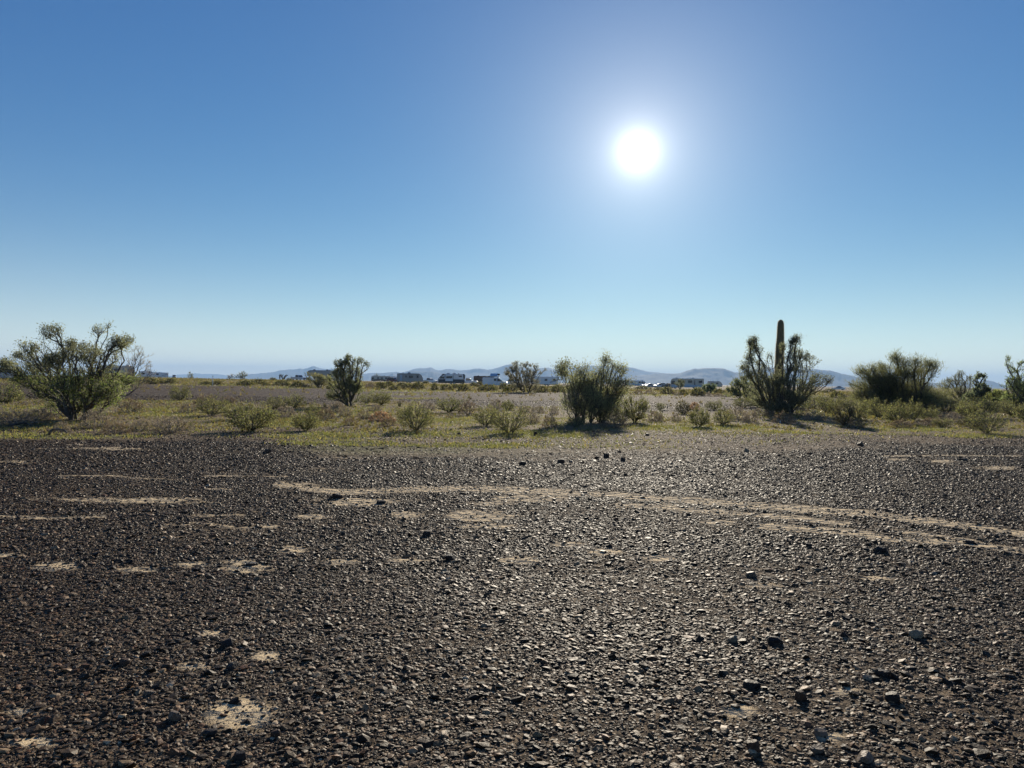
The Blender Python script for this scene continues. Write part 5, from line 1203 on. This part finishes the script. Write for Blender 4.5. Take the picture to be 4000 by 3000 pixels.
s_ = MB().add([(-1.2, -.95, 2.34), (.55, -.95, 2.34), (.62, .1, 2.98), (-.95, .1, 2.98), (-1.2, -.91, 2.32), (.55, -.91, 2.32), (.62, .14, 2.96), (-.95, .14, 2.96)], [(0, 1, 2, 3), (7, 6, 5, 4), (0, 4, 5, 1), (1, 5, 6, 2), (2, 6, 7, 3), (3, 7, 4, 0)]).build('solar_panel', P_blue, v_)
MB().box(.5, 1.05, -.3, .3, 2.55, 2.95, .05).box(.72, .8, -.04, .04, 2.1, 2.6, .01).build('roof_box', P_trim, v_)
car(1998, 178, 'white utility truck with side lockers, between the van and the airy tree', 'utility', P_white, 180)
trailer(2130, 220, 8.0, 2.85, 'white trailer with dark swoosh graphics and a thin black mast', P_white, nose='box', flip=True, wins=[(-3.2, -2.2, 1.6, 2.3), (-.6, .2, 1.6, 2.2)], stripe=(-1.4, -3.9, .95, .75), mast=(-2.0, 1.9), ac=())
motorhome(2482, 338, 9.8, 2.9, 'white motorhome with a rounded dark-glazed nose behind the shrubby tree', P_white, False, P_blue, [(1.5, 3.4, 1.6, 2.4), (-2.5, -1.0, 1.6, 2.4)], round_nose=1.0)
car(2529, 300, 'white sedan, first of the cars next to the rounded motorhome nose', 'sedan', P_white, 20)
car(2541, 280, 'silver sedan with glaring windscreen among the cars by the rounded motorhome', 'sedan', P_silver, 35)
car(2566, 310, 'dark sedan in the middle of the row of parked cars', 'sedan', P_dark, 150)
car(2577, 288, 'white sedan in the middle of the row of parked cars', 'sedan', P_white, 30)
car(2593, 322, 'tall white car behind the middle of the row of parked cars', 'suv', P_white, 10)
car(2611, 272, 'black car parked at the nose of the long motorhome', 'suv', P_dark, 160)
car(2633, 292, 'silver car whose tail shows behind the nose of the long motorhome', 'sedan', P_silver, 40)
motorhome(2684, 236, 10.8, 3.35, 'long cream and pale blue motorhome with maroon-tinted windows', P_cream, True, P_blue, [(-4.8, -3.7, 1.9, 2.7), (-2.6, -2.35, 1.2, 2.8), (-1.6, -.3, 1.9, 2.7), (.9, 2.0, 1.9, 2.7)], round_nose=.7)
trailer(2793, 325, 6.6, 2.95, 'white-roofed camper trailer behind the pair-topped dark tree', P_cream, nose='curved', wins=[(-1.8, -.6, 1.6, 2.3), (.3, 1.5, 1.6, 2.3)], ac=(-1, 1.2))
car(3276, 262, 'small white car glinting in the gap beyond the cactus tree', 'sedan', P_white, 170)

# ------------------------------------------------------------------ posts, person
def post(px, py, top, label, name, mat1, rad, cap=True):
    g = ground(px, py); H = (py-top)*g[1]/F
    root = empty(name, tuple(g), label, 'post')
    MB().cyl(0, 0, H*.42-.05, rad, H*.86+.1, 10, 'z', r2=rad*.9).build('shaft', mat1, root)
    if cap: MB().cyl(0, 0, H*.925, rad*.8, H*.15, 8, 'z', r2=rad*.5).build('top', P_trim, root)
    return root
post(831, 1509, 1467, 'slim white marker post with a dark top on the gravel flat', 'marker_post', P_white, .045)
post(3048, 1652, 1638, 'short white stake in the ground before the cactus tree', 'marker_stake', P_white, .022, False)
o_ = vroot('utility_pole', 517, 230, 'grey pole standing beyond the wispy tree, beside the cream motorhome', 'pole')
M_pole = barkmat('weathered_pole', (.10, .09, .08), (.2, .18, .16))
MB().cyl(0, 0, 2.3, .13, 4.8, 10, 'z', r2=.10).build('shaft', M_pole, o_); MB().cyl(-.2, 0, 3.0, .26, .9, 12, 'z', r2=.2).build('transformer', P_silver, o_)

def skinmesh(name, pts, edges, mat, parent, sub=1):
    me = bpy.data.meshes.new(name); me.from_pydata([p[:3] for p in pts], edges, []); me.materials.append(mat)
    o = link(name, me, parent)
    m_ = o.modifiers.new('s', 'SKIN'); 
    sv = me.skin_vertices[0].data
    for i, p in enumerate(pts): sv[i].radius = (p[3], p[3]*(p[4] if len(p) > 4 else 1)); sv[i].use_root = i == 0
    s2 = o.modifiers.new('b', 'SUBSURF'); s2.levels = sub; s2.render_levels = sub
    return o
def person(px, D):
    M_skin = simple('skin', (.42, .26, .18), .6); M_jack = simple('dark_jacket', (.035, .025, .028), .8); M_trou = simple('dark_trousers', (.025, .03, .045), .8); M_hair = simple('dark_hair', (.03, .02, .015), .7)
    g = at_dist(px, D)
    root = empty('person', tuple(g), 'person in dark jacket and trousers standing and holding something up to the face', 'person', rz=R(-60))
    # local frame: facing +x
    body = [(0, 0, .93, .12), (0, 0, 1.15, .125), (0, 0, 1.38, .14), (.01, 0, 1.50, .05), (.03, 0, 1.62, .085), (.03, 0, 1.70, .075),
            (0, .09, .88, .085), (.03, .10, .50, .06), (0, .11, .10, .04), (.16, .12, .04, .03), (0, -.09, .88, .085), (-.03, -.10, .50, .06), (-.08, -.11, .10, .04), (.08, -.12, .04, .03),
            (0, .17, 1.40, .055), (.10, .24, 1.18, .042), (.22, .10, 1.42, .033), (.25, .06, 1.50, .028), (0, -.17, 1.40, .055), (.10, -.24, 1.18, .042), (.22, -.10, 1.42, .033), (.25, -.06, 1.50, .028)]
    ed = [(0, 1), (1, 2), (2, 3), (3, 4), (4, 5), (0, 6), (6, 7), (7, 8), (8, 9), (0, 10), (10, 11), (11, 12), (12, 13), (2, 14), (14, 15), (15, 16), (16, 17), (2, 18), (18, 19), (19, 20), (20, 21)]
    skinmesh('body', body, ed, M_skin, root)
    jk = [(0, 0, .90, .165), (0, 0, 1.15, .16), (0, 0, 1.38, .175), (.01, 0, 1.47, .08), (0, .19, 1.40, .08), (.10, .26, 1.18, .065), (.21, .11, 1.40, .05), (0, -.19, 1.40, .08), (.10, -.26, 1.18, .065), (.21, -.11, 1.40, .05)]
    skinmesh('jacket', jk, [(0, 1), (1, 2), (2, 3), (2, 4), (4, 5), (5, 6), (2, 7), (7, 8), (8, 9)], M_jack, root)
    tr = [(0, 0, .92, .145), (0, .09, .86, .11), (.03, .10, .50, .082), (0, .11, .10, .062), (0, -.09, .86, .11), (-.03, -.10, .50, .082), (-.08, -.11, .10, .062)]
    skinmesh('trousers', tr, [(0, 1), (1, 2), (2, 3), (0, 4), (4, 5), (5, 6)], M_trou, root)
    skinmesh('hair', [(0, 0, 1.70, .085), (-.02, 0, 1.77, .07), (-.04, 0, 1.63, .06)], [(0, 1), (0, 2)], M_hair, root)
person(1093, 205)

# ------------------------------------------------------------------ loose rocks
def rock(px, py, wpx, hpx, label, seed, col=(.055, .04, .03)):
    r = rs(seed); g = ground(px, py); mpp = g[1]/F
    n = 26; a = np.linspace(0, 2*math.pi, n, endpoint=False); V = []
    rows = np.linspace(-.5*math.pi, .5*math.pi, 15)
    for e in rows: V += [(math.cos(e)*math.cos(q), math.cos(e)*math.sin(q), math.sin(e)) for q in a]
    V = np.array(V)
    pl = r.normal(0, 1, (11, 3)); pl /= np.linalg.norm(pl, axis=1, keepdims=True); ds = r.uniform(.55, .88, 11)
    pl[0] = (r.normal(0, .15), r.normal(0, .15), 1); ds[0] = .6
    for p, d in zip(pl, ds):
        q = V@p; k = np.where(q > d, d/np.maximum(q, 1e-6), 1); V = V*k[:, None]
    V = V*(1+.03*noise2(V[:, 0]*4+V[:, 2]*3, V[:, 1]*4, seed, 3, 1.5))[:, None]
    V = V/np.array([np.abs(V[:, 0]).max(), np.abs(V[:, 1]).max(), V[:, 2].max()-0])
    V = V*np.array([wpx*mpp*.46, wpx*mpp/2*r.uniform(.6, .9), hpx*mpp*.72])
    V[:, 2] = np.maximum(V[:, 2], -hpx*mpp*.3)
    i, j = np.meshgrid(np.arange(len(rows)-1), np.arange(n), indexing='ij')
    Fq = np.stack([i*n+j, i*n+(j+1) % n, (i+1)*n+(j+1) % n, (i+1)*n+j], -1).reshape(-1, 4)
    cl = np.array(col)*r.uniform(.75, 1.2)
    o = link('rock', setmesh('rock', V, Fq, M_stone, np.tile(cl, (len(V), 1))), None, (g[0], g[1]+0, g[2]+.0))
    tag(o, label, 'rock', 'larger loose rocks on the gravel')
DK, TN, LT, RB = (.035, .028, .025), (.14, .105, .075), (.30, .26, .20), (.075, .045, .03)
for row in ROCKS: rock(*row)
for px, py, lab, sd, sc_, hh in ((222, 1700, 'curved bleached dead branch on the green strip below the large tree', 3, 60, 22), (440, 1600, 'pale forked dead limb lying against the silvery shrub', 4, 50, 24), (80, 1668, 'dark fallen limb in the shade at the frame edge', 5, 90, 12)):
    r = rs(sd); g = ground(px, py); mpp = g[1]/F; n = 14
    t = np.linspace(0, 1, n); X = (t-.5)*sc_*mpp; Z = np.sin(t*math.pi*.9)*hh*mpp*.9+.03; Y = .1*np.sin(t*5+sd)
    P = np.stack([X, Y, Z], -1); R_ = .035*(1-.6*t)+.008
    V, Fc = tube_mesh(P[:-1], P[1:]+(P[1:]-P[:-1])*.08, R_[:-1], R_[1:], 6)
    Q = np.stack([X[6]+t*sc_*mpp*.3, Y[6]-t*.2, Z[6]+t*hh*mpp*.5], -1); V2, F2 = tube_mesh(Q[:-1], Q[1:]+(Q[1:]-Q[:-1])*.08, R_[:-1]*.6, R_[1:]*.6, 5)
    o = link('dead_branch', setmesh('dead_branch', np.concatenate([V, V2]), [Fc, F2+len(V)], M_twig if sd < 5 else M_bark), None, tuple(g))
    tag(o, lab, 'branch')
